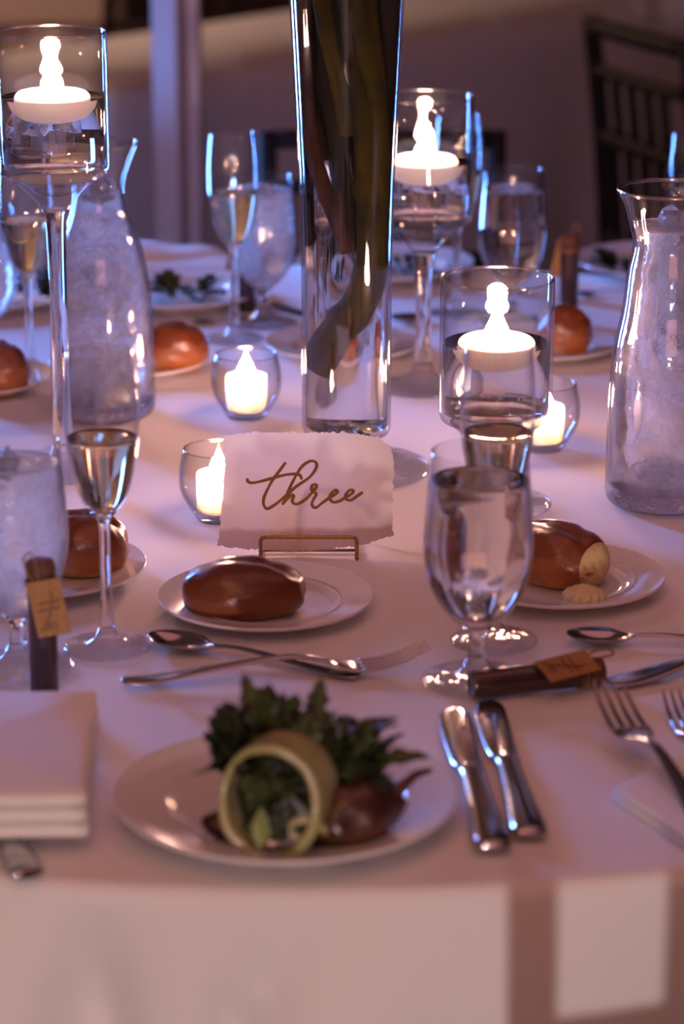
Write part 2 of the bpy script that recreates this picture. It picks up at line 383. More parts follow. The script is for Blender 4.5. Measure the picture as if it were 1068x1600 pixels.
# ------------------------------------------------------------------ glassware prototypes
def make_flute():
    r = thing('champagne_flute', (0, 0, 0), '', 'glass', 'champagne flutes')
    lathe_obj('foot', [(0, 0.0008), (0.031, 0.0008), (0.0335, 0.0014), (0.0338, 0.0024), (0.031, 0.0030), (0.018, 0.0045), (0.009, 0.009), (0.0062, 0.0165), (0, 0.0165)], M['tglass_foot'], r)
    lathe_obj('stem', spl([(0.0062, 0.0166), (0.0050, 0.030), (0.0041, 0.055), (0.0040, 0.085), (0.0048, 0.101), (0.0095, 0.1085)], 5)+[(0.0, 0.1080)], M['rim'], r, 32)
    out = [(0, 0.1090)]+spl([(0.0098, 0.1095), (0.0165, 0.118), (0.0225, 0.136), (0.0270, 0.160), (0.0284, 0.180), (0.0276, 0.205), (0.0252, 0.232)], 6)
    sh, inn = shell(out, 0.0012)
    lathe_obj('bowl', sh, M['tglass'], r)
    lathe_obj('wine', fill_profile(inn, 0.1665), M['wine'], r)
    return r
def make_goblet(icy):
    r = thing('water_goblet', (0, 0, 0), '', 'glass', 'water goblets')
    lathe_obj('foot', [(0, 0.0008), (0.038, 0.0008), (0.0408, 0.0016), (0.0408, 0.0026), (0.037, 0.0034), (0.020, 0.0055), (0.011, 0.011), (0.0075, 0.019), (0, 0.019)], M['tglass_foot'], r)
    lathe_obj('stem', spl([(0.0075, 0.0191), (0.0060, 0.028), (0.0065, 0.036), (0.0105, 0.0425)], 5)+[(0.0, 0.042)], M['rim'], r, 32)
    out = [(0, 0.0430)]+spl([(0.0106, 0.0435), (0.0230, 0.054), (0.0345, 0.073), (0.0397, 0.098), (0.0393, 0.122), (0.0372, 0.150), (0.0352, 0.176)], 6)
    sh, inn = shell(out, 0.0013)
    lathe_obj('bowl', sh, M['tglass'], r)
    lathe_obj('water', fill_profile(inn, 0.155 if not icy else 0.160), M['icywater'] if icy else M['water'], r)
    if icy:
        rn = random.Random(4)
        for k in range(6): ice_cube(r, (rn.uniform(-.016, .016), rn.uniform(-.016, .016), 0.160+rn.uniform(-.003, .003)), 0.013, rn, 'ice_cube')
    return r
def ice_cube(parent, loc, s, rn, name):
    bm = bmesh.new(); bmesh.ops.create_cube(bm, size=s)
    for v in bm.verts: v.co += Vector((rn.uniform(-1, 1), rn.uniform(-1, 1), rn.uniform(-1, 1)))*s*0.10
    o = bm_obj(name, bm, M['ice'], parent, False); o.location = loc; o.rotation_euler = (rn.uniform(0, 3), rn.uniform(0, 3), rn.uniform(0, 3)); bevel(o, s*0.18, 2); return o
M['ice'] = solid_glass('ice', (0.97, 0.97, 1.0), 1.31, 0.04, milky=0.25, bump=0.5, bscale=120)
flute = make_flute(); goblet = make_goblet(False); goblet_icy = make_goblet(True)
G1 = 'champagne flutes'; G2 = 'water goblets'
FL = [((168, 1013), 'champagne flute standing before the spoon tip, left of the front bread plate'),
      ((771, 1003), 'champagne flute standing in front of the lowest floating candle holder'),
      ((366, 531), 'far champagne flute rising behind the round votive left of the vase'),
      ((48, 583), 'far champagne flute at the left edge behind the tall candle holder stem'),
      ((712, 490), 'far champagne flute partly hidden behind the middle floating candle holder'),
      ((1072, 528), 'champagne flute peeking over the right iced carafe')]
for i, (pp, lb) in enumerate(FL): place(flute, i > 0, P(*pp), lb, G1)
GB = [((744, 1065), 'clear water goblet overlapping the champagne flute beside the brown favour', 1.0),
      ((797, 503), 'far water goblet seen right behind the lowest candle holder rim', 1.0)]
for i, (pp, lb, s) in enumerate(GB): place(goblet, i > 0, P(*pp), lb, G2, 0, s)
GI = [((30, 1045), 'iced water goblet cut by the left edge beside the tagged upright favour', 1.0),
      ((411, 506), 'far iced goblet standing just left of the tall vase', 0.97),
      ((-20, 560), 'far iced goblet mostly cut off by the left picture edge', 0.95)]
for i, (pp, lb, s) in enumerate(GI): place(goblet_icy, i > 0, P(*pp), lb, G2, 0.5*i, s)

# ------------------------------------------------------------------ candles
def flame(parent, z, h=0.028, r=0.0052, lean=0.0):
    r *= 1.15; h *= 0.92
    pr = spl([(0, 0), (r*0.75, h*0.10), (r, h*0.26), (r*0.62, h*0.50), (r*0.20, h*0.80), (0, h)], 4)
    V, F = lathe([(max(a, 0), b) for a, b in pr], 20)
    V = [(x+lean*(zz/h)**1.6*h, y, zz+z) for x, y, zz in V]
    o = mesh_obj('flame', V, F, M['flame'], parent)
    V, F = sweep([(0, 0, z-0.006), (0.0004, 0, z-0.001), (0.0012, 0, z+0.004)], 0.0008, 6)
    mesh_obj('wick', V, F, M['wick'], parent); return o
def lip(parent, R_, z, t):
    return lathe_obj('rim', [(R_+t*math.cos(a*PI/4), z+t*math.sin(a*PI/4)) for a in range(9)], M['lip'], parent, 96)
def floating_candle(loc, label, lean):
    r = thing('floating_candle', loc, label, 'candle', 'floating candles')
    pr = [(0, 0)]+spl([(0.023, 0.0), (0.0295, 0.003), (0.0332, 0.010), (0.0338, 0.023), (0.0318, 0.0278), (0.0275, 0.0300), (0.022, 0.0285), (0.010, 0.0270)], 5)+[(0, 0.0270)]
    lathe_obj('wax_disc', pr, M['wax'], r)
    flame(r, 0.0272, 0.040, 0.0088, lean)
    return r
def holder(px, py, rim_py, water_py, label, clabel, lean=0.0):
    b = P(px, py); hr = ZAT(rim_py, b.y); hw = ZAT(water_py, b.y)
    r = thing('candle_holder', b, label, 'candle holder', 'stemmed floating candle holders')
    R = 0.0500; hc = hr-0.128       # bottom of the cylinder
    hs = hc-0.030                   # top of the stem
    lathe_obj('foot', [(0, 0.001), (0.048, 0.001), (0.0515, 0.002), (0.0515, 0.004), (0.047, 0.0055), (0.024, 0.009), (0.012, 0.017), (0.0095, 0.026), (0, 0.026)], M['tglass_foot'], r, 80)
    if hs > 0.05:
        st = [(0.0095, 0.0262), (0.0080, 0.026+0.25*(hs-0.026)), (0.0078, 0.026+0.55*(hs-0.026)), (0.0092, hs-0.018), (0.0125, hs)]
    else:
        st = [(0.0095, 0.0262), (0.0088, 0.026+0.5*(hs-0.026)), (0.0125, hs)]
    lathe_obj('stem', spl(st, 6)+[(0, hs)], M['rim'], r, 40)
    lathe_obj('funnel', [(0, hs+0.0003)]+spl([(0.0128, hs+0.0004), (0.0190, hs+0.009), (0.0300, hs+0.020), (0.0400, hc-0.001)], 4)+[(0.0372, hc-0.0012)]+spl([(0.026, hs+0.021), (0.014, hs+0.014), (0.0, hs+0.012)], 4), M['tglass_dark'], r, 80)
    out = [(0, hc)]+spl([(0.042, hc), (0.0480, hc+0.003), (R, hc+0.009)], 4)+[(R, hc+0.05), (R, hc+0.1), (R, hr)]
    sh, inn = shell(out, 0.0028)
    inn2 = [(max(a, 0), max(z_, hc+0.010)) for a, z_ in inn]
    sh = list(out)+[(R-0.0014, hr+0.0010)]+inn2[::-1]
    lathe_obj('glass_cylinder', sh, M['tglass'], r, 96); lip(r, R-0.0014, hr+0.0012, 0.0013)
    lathe_obj('water', [(0, hc+0.0104), (R-0.0045, hc+0.0104), (R-0.0032, hc+0.013), (R-0.0032, hw), (R-0.0042, hw-0.0007), (0, hw-0.0007)], M['water'], r, 96)
    floating_candle((b.x, b.y, TZ+hw-0.0248), clabel, lean)
    return r
holder(100, 737, 52, 151, 'tallest stemmed glass candle holder at the left edge', 'floating candle burning high in the tallest holder', 0.05)
holder(660, 606, 153, 252, 'middle-height stemmed glass candle holder behind the tall vase', 'floating candle burning in the holder right behind the vase', 0.12)
holder(771, 790, 437, 535, 'lowest stemmed glass candle holder behind the right champagne flute', 'floating candle burning in the lowest holder', 0.0)
def votive():
    r = thing('votive_glass', (0, 0, 0), '', 'candle holder', 'round votive glasses')
    out = [(0, 0.0006)]+spl([(0.0185, 0.0006), (0.0205, 0.003), (0.0260, 0.012), (0.0335, 0.026), (0.0352, 0.040), (0.0335, 0.054), (0.0312, 0.0640)], 5)
    sh, inn = shell(out, 0.0015)
    inn2 = [(a, max(z_, 0.0085)) for a, z_ in inn]
    sh = list(out)+[(0.0305, 0.0646)]+inn2[::-1]
    lathe_obj('glass_bowl', sh, M['tglass_dark'], r, 72); lip(r, 0.0305, 0.0648, 0.0008)
    return r
def votive_candle():
    r = thing('votive_candle', (0, 0, 0), '', 'candle', 'votive candles')
    lathe_obj('wax_pillar', [(0, 0)]+spl([(0.0175, 0), (0.0195, 0.002), (0.0200, 0.010), (0.0200, 0.030), (0.0192, 0.0345), (0.0172, 0.0345), (0.008, 0.032)], 4)+[(0, 0.032)], M['wax'], r, 48)
    flame(r, 0.0340, 0.029, 0.0070, 0.0); return r
vg, vc = votive(), votive_candle()
for i, (px, py, a, b_) in enumerate([(385, 652, 'round votive glass standing left of the tall vase', 'lit white votive candle in the glass left of the vase'),
                                     (847, 702, 'round votive glass behind the lowest candle holder', 'lit white votive candle right of the lowest candle holder'),
                                     (343, 812, 'round votive glass half hidden by the table number card', 'lit white votive candle peeking out behind the card')]):
    q = P(px, py); place(vg, i > 0, q, a); place(vc, i > 0, q+Vector((0, 0, 0.0087)), b_)

# ------------------------------------------------------------------ tall vase with branches
VB = P(541, 735); 
vz = thing('tall_vase', VB, 'tall clear footed trumpet vase filled with water and thick stems', 'vase')
lathe_obj('foot', [(0, 0.001), (0.075, 0.001), (0.0785, 0.002), (0.0785, 0.005), (0.074, 0.0065), (0.04, 0.009), (0.02, 0.013), (0.014, 0.022), (0.013, 0.030), (0, 0.030)], M['tglass_foot'], vz, 96)
lathe_obj('neck', spl([(0.013, 0.0302), (0.015, 0.033), (0.022, 0.0355)], 4)+[(0, 0.0355)], M['rim'], vz, 48)
vo = [(0, 0.036)]+spl([(0.036, 0.036), (0.0400, 0.039), (0.0412, 0.046)], 4)+spl([(0.0412, 0.10), (0.0412, 0.18), (0.0425, 0.25), (0.0465, 0.34), (0.0520, 0.45), (0.0600, 0.58), (0.068, 0.68)], 6)
vsh, vin = shell(vo, 0.0028)
vin2 = [(a, max(z_, 0.044)) for a, z_ in vin]
lathe_obj('glass_wall', list(vo)+[(0.0665, 0.6812)]+vin2[::-1], M['tglass_dark'], vz, 96)
lathe_obj('water', fill_profile(vin2, 0.56, 0.0004), M['water'], vz, 96)
def stem_obj(name, pts, r, m, label, grp, knobs=0, seed=0, flat=1.0, cut=True):
    rn = random.Random(seed); pp = spl([tuple(p) for p in pts], 7); rad = []
    for i, p in enumerate(pp):
        t = i/(len(pp)-1); q = r(t) if callable(r) else r
        q *= 1+0.10*noise.noise(Vector((t*9, seed, 0)))
        for kk in range(knobs):
            c = (kk+0.5)/knobs; q *= 1+0.22*math.exp(-((t-c)/0.018)**2)
        rad.append(q)
    V, F = sweep([Vector(p)+VB for p in pp], rad, 14, flat)
    o = mesh_obj(name, V, F, m); tag(o, label, 'stem', grp); 
    return o
# image point inside the vase -> local x, z (the water magnifies about 1.3 times)
def vp(px, py, y, mag=1.30):
    z = ZAT(py, VB.y); sc = FPX/((CAMZ-TZ-z)*math.sin(PITCH)+VB.y*math.cos(PITCH))
    return (((px-534)/sc-VB.x)/mag, y, z)
SG = 'flower stems in the vase'
stem_obj('flower_stem', [vp(487, 578, 0.0), vp(520, 525, 0.0), vp(565, 462, 0.0), vp(583, 400, 0.0), vp(585, 330, 0), vp(582, 250, 0), vp(575, 150, 0), vp(562, 40, 0.0), vp(552, -80, 0.0), vp(550, -220, 0)],
         lambda t: 0.0135-0.001*t, M['stem_green'], 'thickest green stem whose cut end reaches lowest in the vase', SG, 3, 1)
stem_obj('flower_stem', [vp(543, 388, -0.014), vp(522, 330, -0.012), vp(495, 270, -0.010), vp(478, 210, -0.006), vp(470, 120, -0.004), vp(466, 0, 0), vp(462, -200, 0)],
         lambda t: 0.0062+0.003*t, M['stem_brown'], 'reddish brown twig slanting down to the middle of the vase', SG, 2, 2)
stem_obj('flower_stem', [vp(478, 388, 0.016), vp(474, 330, 0.018), vp(476, 250, 0.018), vp(482, 140, 0.016), vp(490, 0, 0.014), vp(492, -200, 0.014)],
         lambda t: 0.0080+0.002*t, M['stem_dark'], 'dark stem hugging the left wall of the vase', SG, 2, 3)
stem_obj('flower_stem', [vp(545, 392, 0.012), vp(543, 320, 0.014), vp(532, 220, 0.012), vp(515, 120, 0.010), vp(505, 0, 0.008), vp(500, -200, 0.008)],
         lambda t: 0.0065+0.005*t, M['stem_dark'], 'dark stem with its cut end beside the reddish twig', SG, 2, 4)
stem_obj('flower_stem', [vp(596, 258, 0.02), vp(597, 180, 0.02), vp(596, 80, 0.02), vp(600, -40, 0.02), vp(605, -200, 0.02)],
         lambda t: 0.0090+0.002*t, M['stem_dark'], 'dark stem ending high against the right wall of the vase', SG, 2, 5)
stem_obj('flower_stem', [vp(508, 250, 0.026), vp(505, 180, 0.026), vp(515, 60, 0.026), vp(530, -60, 0.026), vp(535, -200, 0.026)],
         lambda t: 0.0125, M['stem_dark'], 'thick dark stem filling the upper back of the vase', SG, 1, 6)
stem_obj('flower_stem', [vp(541, 205, -0.018), vp(528, 130, -0.020), vp(508, 50, -0.018), vp(492, -40, -0.016), vp(480, -200, -0.014)],
         lambda t: 0.0058+0.002*t, M['stem_green'], 'slim green stem curving behind the upper front glass', SG, 2, 7)
stem_obj('flower_stem', [vp(588, 150, -0.012), vp(575, 90, -0.014), vp(560, 20, -0.016), vp(535, -80, -0.016), vp(520, -200, -0.016)],
         lambda t: 0.0070, M['stem_green'], 'green stem crossing diagonally at the top right of the vase', SG, 2, 8)
stem_obj('flower_stem', [vp(560, 300, 0.022), vp(563, 200, 0.022), vp(572, 80, 0.022), vp(575, -40, 0.022), vp(578, -200, 0.022)],
         lambda t: 0.0110, M['stem_dark'], 'dark stem directly behind the thickest green stem', SG, 1, 9)

# ------------------------------------------------------------------ table number card on brass stand
CB = P(482, 876)
cs = FPX/2.235
crd = thing('table_number_card', (CB.x, CB.y+0.017, TZ+0.0042), 'torn-edged white paper card lettered three in gold script', 'table sign')
crd.rotation_euler = (math.radians(-13), 0, 0)
# paper outline in local x, z (y is thickness)
rn = random.Random(11); W2, H2 = 0.0725, 0.0955
def cmap(px, py): return ((px-482)/cs, (868-py)/cs/math.cos(math.radians(4.0)))
outl = []
corners = [(346, 688), (400, 682), (470, 684), (540, 682), (590, 690), (611, 706), (617, 730), (613, 800), (616, 846), (560, 862), (470, 870), (390, 868), (338, 862), (344, 800), (349, 740)]
cs_n = len(corners)
for i in range(cs_n):
    a = Vector(cmap(*corners[i])); b = Vector(cmap(*corners[(i+1) % cs_n])); n_ = max(3, int((b-a).length/0.0016))
    nn = Vector((-(b-a).y, (b-a).x)).normalized()
    for k in range(n_):
        q = a.lerp(b, k/n_); q += nn*(rn.uniform(-1, 1)*0.0008+0.0010*noise.noise(Vector((q.x*180, q.y*180, 3)))); outl.append(q)
V = [(0, -0.0003, 0.045)]; V = []
n_ = len(outl)
V = [(q.x, -0.0003, q.y) for q in outl]+[(q.x*0.999, 0.0003, q.y) for q in outl]
F = [tuple(range(n_)), tuple(range(2*n_-1, n_-1, -1))]+[(k, n_+k, n_+(k+1) % n_, (k+1) % n_) for k in range(n_)]
mesh_obj('paper', V, F, M['card'], crd, smooth=False)
def cm2(x, y): return cmap(380+x/4.855, 700+y/4.855)
strokes = [[(25, 268), (27, 290), (60, 303), (130, 290), (220, 265), (320, 240), (400, 235), (432, 250), (438, 278)],
 [(318, 145), (270, 210), (215, 285), (170, 370), (148, 430), (152, 480), (180, 500), (235, 470), (300, 418), (400, 330), (500, 260), (550, 190), (550, 148), (510, 135), (450, 170), (400, 240), (350, 340), (312, 430), (292, 470)],
 [(292, 470), (330, 422), (368, 395), (380, 405), (367, 440), (388, 465), (430, 455), (480, 420), (530, 365), (555, 330), (545, 315), (520, 325), (517, 360), (545, 380), (550, 395), (525, 440), (520, 475), (550, 492), (600, 455), (650, 420), (700, 388), (715, 370), (700, 358), (670, 380), (655, 420), (680, 450), (730, 442), (790, 405), (833, 378), (830, 360), (800, 363), (775, 400), (785, 430), (820, 435), (870, 400), (910, 375)]]
prt = []
for s in strokes:
    pp = spl([cm2(*q) for q in s], 5); pts = [Vector((q[0], -0.0007, q[1])) for q in pp]
    rad = [0.00105+0.00030*abs(math.sin(i*0.25)) for i in range(len(pts))]
    prt.append(sweep(pts, rad, 8))
V, F = merge(prt); V = [(v[0], -0.0005+(v[1]+0.0007)*0.25, v[2]) for v in V]
lt = mesh_obj('lettering', V, F, M['ink'], crd); lt['label'] = 'gold brown handwritten word three'
st = thing('card_stand', CB, 'small twisted brass wire stand holding the table number card', 'stand')
hw_ = 0.0402
def rounded(pts, n=5): return spl(pts, n)
front = [(-hw_, 0.0, 0.0016), (-hw_, 0.0, 0.010), (-hw_, 0.0, 0.0165), (-hw_+0.0012, 0, 0.0192), (-hw_+0.004, 0.0, 0.0205), (-0.02, 0, 0.0206), (0, 0, 0.0206), (0.02, 0, 0.0206), (hw_-0.004, 0.0, 0.0205), (hw_-0.0012, 0, 0.0192), (hw_, 0, 0.0165), (hw_, 0, 0.010), (hw_, 0, 0.0016)]
pp = spl(front, 10); tw = [0.00165*(1+0.16*math.sin(i*1.6)) for i in range(len(pp))]
V, F = sweep(pp, tw, 10); mesh_obj('front_bar', V, F, M['brass'], st)
for s in (-1, 1):
    pp = spl([(s*hw_, 0.0, 0.0016), (s*hw_, 0.030, 0.0016), (s*hw_, 0.052, 0.0018), (s*(hw_-0.002), 0.0535, 0.006), (s*(hw_-0.012), 0.047, 0.03), (s*(hw_-0.026), 0.042, 0.05), (0, 0.041, 0.053)], 6)
    V, F = sweep(pp, 0.0015, 8); mesh_obj('side_wire', V, F, M['brass'], st)
V, F = sweep([(-hw_, 0.0225, 0.0018), (0, 0.0225, 0.0018), (hw_, 0.0225, 0.0018)], 0.0014, 8); mesh_obj('rest_bar', V, F, M['brass'], st)

# ------------------------------------------------------------------ plates
def plate_mesh(name, R, depth, parent):
    k = R/0.0855
    pr = [(0, 0.0030)]+[(R*0.50, 0.0030)]+spl([(R*0.58, 0.0036), (R*0.655, 0.0075), (R*0.70, depth*0.62), (R*0.85, depth*0.82), (R*0.97, depth), (R*0.995, depth+0.0004), (R, depth-0.0008), (R*0.985, depth-0.0026)], 4)
    pr += spl([(R*0.85, depth*0.82-0.0036), (R*0.68, depth*0.4), (R*0.60, 0.0012), (R*0.58, 0.0002), (R*0.56, 0.0012)], 3)+[(0, 0.0012)]
    return lathe_obj(name, pr, M['china'], parent, 96)
def plate(px, py, R, depth, label, grp):
    r = thing('bread_plate' if R < 0.1 else 'salad_plate', P(px, py), label, 'plate', grp)
    plate_mesh('dish', R, depth, r)
    pr = [(R*0.700, depth*0.62+0.0004), (R*0.706, depth*0.62+0.0012), (R*0.716, depth*0.66+0.0004)]
    lathe_obj('rim_band', pr, M['china'], r, 96); return r
BP = 'white bread plates'; SP = 'white salad plates'
bp1 = plate(415, 951, 0.0855, 0.0130, 'white bread plate with a whole glossy roll in front of the card', BP)
bp2 = plate(873, 918, 0.0855, 0.0130, 'white bread plate holding a roll and a butter rosette', BP)
plate(66, 903, 0.0855, 0.0130, 'white bread plate behind the left champagne flute stem', BP)
plate(-46, 603, 0.0855, 0.0130, 'far bread plate cut by the left picture edge', BP)
plate(203, 575, 0.0855, 0.0130, 'bread plate just behind the left carafe', BP)
plate(848, 549, 0.0855, 0.0130, 'bread plate between the lowest candle holder and right carafe', BP)
plate(535, 550, 0.0855, 0.0130, 'bread plate right behind the tall vase', BP)
sp1 = plate(447, 1274, 0.1115, 0.0175, 'large white plate with salad nearest the camera', SP)
plate(-18, 472, 0.1115, 0.0175, 'far salad plate behind the tallest candle holder', SP)
plate(270, 470, 0.1115, 0.0175, 'far salad plate behind the roll at the left carafe', SP)
plate(600, 428, 0.1115, 0.0175, 'far salad plate behind the tall vase', SP)
plate(1035, 425, 0.1115, 0.0175, 'far salad plate behind the right carafe neck', SP)

# ------------------------------------------------------------------ rolls
def roll(px, py, z, sx, sy, sz, rz, m, label, seed, cut=None, crease=0.25):
    q = P(px, py, z); V, F = [], []; nu, nv = 48, 26
    for j in range(nv+1):
        ph = PI*j/nv
        for i in range(nu):
            th = 2*PI*i/nu
            d = Vector((math.sin(ph)*math.cos(th), math.sin(ph)*math.sin(th), math.cos(ph)))
            e = 0.82
            x = math.copysign(abs(d.x)**e, d.x); y = math.copysign(abs(d.y)**e, d.y); zz = d.z
            k = 1+0.07*noise.noise(d*1.6+Vector((seed, 0, 0)))+0.045*noise.noise(d*3.6+Vector((seed, 5, 0)))+0.012*noise.noise(d*11+Vector((seed, 9, 0)))
            # folded crease running over the top
            g = math.exp(-((d.y+0.25*d.x-0.05)/0.16)**2)*max(0, d.z)
            k -= crease*0.35*g
            g2 = math.exp(-((d.x-0.55+0.4*d.y)/0.12)**2)*max(0, d.z)
            k -= crease*0.22*g2
            zl = zz*k if zz > 0 else max(zz*k, -0.72)
            V.append((x*k*sx, y*k*sy, (zl+0.72)*sz))
    for j in range(nv):
        for i in range(nu):
            i2 = (i+1) % nu; F.append((j*nu+i, (j+1)*nu+i, (j+1)*nu+i2, j*nu+i2))
    r = thing('bread_roll', q, label, 'bread roll', 'bread rolls on the small plates', rz)
    o = mesh_obj('crust', V, F, m, r)
    if cut:
        vv, ff = [], []
        a0 = Vector((cut[0], cut[1], cut[2])); V2, F2 = [], []
        rr = 0.72
        for j in range(7):
            for i in range(24):
                a = 2*PI*i/24; k = j/6
                u = math.cos(a)*k*rr*sy*0.62; w_ = math.sin(a)*k*rr*sz*0.72
                V2.append((sx*(1.03 - 0.20*k*k), u*1.35, sz*0.66+w_*1.15+0.001))
        for j in range(6):
            for i in range(24): F2.append((j*24+i, j*24+(i+1) % 24, (j+1)*24+(i+1) % 24, (j+1)*24+i))
        c = mesh_obj('torn_end', V2, F2, M['crumb'], r); so = c.modifiers.new('thickness', 'SOLIDIFY'); so.thickness = 0.006; so.offset = 0
        c['label'] = 'pale torn crumb'
    return r
roll(379, 955, 0.0034, 0.049, 0.034, 0.0245, math.radians(6), M['bread'], 'whole dark glossy roll on the front bread plate', 1.0)
roll(862, 903, 0.0034, 0.046, 0.034, 0.0275, math.radians(-38), M['bread_lit'], 'roll with a pale torn end beside the butter rosette', 2.3, cut=(1, 0, 0))
roll(133, 890, 0.0034, 0.036, 0.032, 0.029, math.radians(10), M['bread_lit'], 'puffy roll behind the left champagne flute stem', 4.1, crease=0.4)
roll(-8, 612, 0.0034, 0.036, 0.032, 0.031, 0.2, M['bread_lit'], 'orange-lit roll at the left picture edge', 5.7)
roll(268, 575, 0.0034, 0.040, 0.030, 0.029, -0.1, M['bread_lit'], 'orange-lit roll right of the left carafe', 6.2)
roll(880, 550, 0.0034, 0.030, 0.028, 0.031, 0.3, M['bread_lit'], 'roll right of the lowest candle holder, below the upright favour', 7.9)
roll(522, 552, 0.0034, 0.036, 0.028, 0.027, 0.1, M['bread_lit'], 'roll seen through the lower part of the tall vase', 8.4)
# butter rosette
q = P(911, 938, 0.006); V, F = [], []; nu, nv = 66, 12
for j in range(nv+1):
    ph = PI/2*j/nv
    for i in range(nu):
        th = 2*PI*i/nu; rr = 0.0172*math.sin(ph)**0.8*(0.84+0.24*abs(math.cos(th*5.5))**0.6); V.append((rr*math.cos(th+0.5*math.cos(ph)), rr*math.sin(th+0.5*math.cos(ph)), 0.0135*math.cos(ph)*(0.92+0.08*math.cos(ph*6))))
for j in range(nv):
    for i in range(nu):
        i2 = (i+1) % nu; F.append((j*nu+i, (j+1)*nu+i, (j+1)*nu+i2, j*nu+i2))
F.append(tuple(nv*nu+i for i in range(nu)))
bt = mesh_obj('butter_rosette', V, F, M['butter']); bt.location = q; tag(bt, 'pale fluted butter rosette beside the torn roll', 'butter')

# ------------------------------------------------------------------ the salad
def leaf_geo(Ln, W, lobes, curl, rn, ribs=True):
    V, F = [], []; n = 14
    for i in range(n+1):
        t = i/n; w_ = W*math.sin(PI*min(1, t*0.95+0.05))**0.8*(0.55+0.45*abs(math.sin(t*PI*lobes)))
        if t < 0.25: w_ = max(W*0.08, w_*t*3)
        z = curl*Ln*t*t; x = Ln*t*(1-0.25*abs(curl)*t)
        for s, k in ((-1, 0), (-0.5, 1), (0, 2), (0.5, 3), (1, 4)):
            V.append((x+rn.uniform(-1, 1)*W*0.05, s*w_, z+abs(s)*w_*0.35+rn.uniform(-1, 1)*W*0.08))
    for i in range(n):
        for k in range(4): F.append((i*5+k, i*5+k+1, (i+1)*5+k+1, (i+1)*5+k))
    return V, F
def leafy(parent, pos, yaw, pitch, Ln, W, lobes, curl, rn, m, name='leaf'):
    V, F = leaf_geo(Ln, W, lobes, curl, rn); mt = Matrix.Translation(pos) @ Matrix.Rotation(yaw, 4, 'Z') @ Matrix.Rotation(-pitch, 4, 'Y') @ Matrix.Rotation(rn.uniform(-0.6, 0.6), 4, 'X')
    o = mesh_obj(name, [mt @ Vector(v) for v in V], F, m, parent); s = o.modifiers.new('thickness', 'SOLIDIFY'); s.thickness = 0.0005; s.offset = 0; return o
S0 = P(437, 1330, 0.006)      # under the cucumber ring
rng = random.Random(21)
cu = thing('cucumber_ribbon', S0, 'pale green cucumber ribbon rolled around the salad leaves', 'cucumber')
# ribbon: an open roll, its axis pointing at the camera and a little up
def ribbon(r0, l, t, a0, a1, tilt):
    V, F = [], []; n = 60; nl = 8
    for j in range(nl+1):
        for i in range(n+1):
            a = a0+(a1-a0)*i/n; r = r0*(1+0.045*(a-a0)/(2*PI)*1.0)+0.0012*noise.noise(Vector((a*1.5, j*0.3, 1)))
            y = -l/2+l*j/nl; V.append((r*0.94*math.cos(a), y+0.002*math.sin(a*3), r*1.08*math.sin(a)+0.0))
    for j in range(nl):
        for i in range(n): F.append((j*(n+1)+i, j*(n+1)+i+1, (j+1)*(n+1)+i+1, (j+1)*(n+1)+i))
    return V, F
V, F = ribbon(0.0335, 0.046, 0.002, -0.9, 2*PI-0.2, 0)
mt = Matrix.Translation((0, 0.004, 0.0375)) @ Matrix.Rotation(math.radians(-6), 4, 'X') @ Matrix.Rotation(math.radians(-16), 4, 'Z')
o = mesh_obj('ribbon', [mt @ Vector(v) for v in V], F, M['cucumber'], cu); s_ = o.modifiers.new('thickness', 'SOLIDIFY'); s_.thickness = 0.0042
# inner curl of the ribbon end
cv = spl([(0.030, -0.012, 0.022), (0.020, -0.013, 0.031), (0.008, -0.013, 0.029), (0.006, -0.012, 0.020), (0.013, -0.012, 0.017)], 5)
V, F = [], []
for p_ in cv: V += [(p_[0], p_[1]-0.010, p_[2]), (p_[0], p_[1]+0.012, p_[2])]
for i in range(len(cv)-1): F.append((2*i, 2*i+1, 2*i+3, 2*i+2))
o = mesh_obj('ribbon_curl', V, F, M['cucumber'], cu); s_ = o.modifiers.new('thickness', 'SOLIDIFY'); s_.thickness = 0.0025
gr = thing('salad_greens', S0, 'bunch of dark green salad leaves bursting from the cucumber roll', 'salad')
for k in range(16):   # leaves stuffed into the mouth of the roll
    a = rng.uniform(0, 2*PI); r = rng.uniform(0, 0.020)
    leafy(gr, Vector((r*math.cos(a), rng.uniform(-0.004, 0.012), 0.037+r*math.sin(a))), rng.uniform(-2.2, -0.9), rng.uniform(-0.5, 0.6), rng.uniform(0.018, 0.030), 0.010, 3, rng.uniform(-0.5, 0.6), rng, M['leaf_dark'] if k % 3 else M['leaf'])
for k in range(30):   # leaves packed in the mouth, facing out of the roll
    a = rng.uniform(0, 2*PI); r = 0.024*math.sqrt(rng.random()); V, F = leaf_geo(rng.uniform(0.018, 0.030), 0.009, 3, rng.uniform(-0.3, 0.3), rng)
    mt = Matrix.Translation((r*math.cos(a), -0.012+rng.uniform(-0.004, 0.010), 0.037+r*math.sin(a))) @ Matrix.Rotation(rng.uniform(0, 2*PI), 4, 'Y') @ Matrix.Rotation(PI/2+rng.uniform(-0.5, 0.5), 4, 'X') @ Matrix.Translation((-0.012, 0, 0))
    o = mesh_obj('leaf', [mt @ Vector(v) for v in V], F, M['leaf_dark'] if k % 4 else M['leaf'], gr); s_ = o.modifiers.new('thickness', 'SOLIDIFY'); s_.thickness = 0.0005
V, F = lathe([(0.0262*math.sin(PI*k/10), -0.0262*math.cos(PI*k/10)) for k in range(11)], 24)
V = [Vector((x*1.04, z_*0.5+0.008, y*1.2+0.0375))*(1+0.10*noise.noise(Vector((x*140, y*140, z_*140)))) for x, y, z_ in V]
mesh_obj('packed_greens', V, F, M['leaf_dark'], gr)
leafy(gr, Vector((-0.012, -0.022, 0.008)), 1.2, 1.3, 0.032, 0.006, 1, 0.2, rng, M['leaf_pale'])
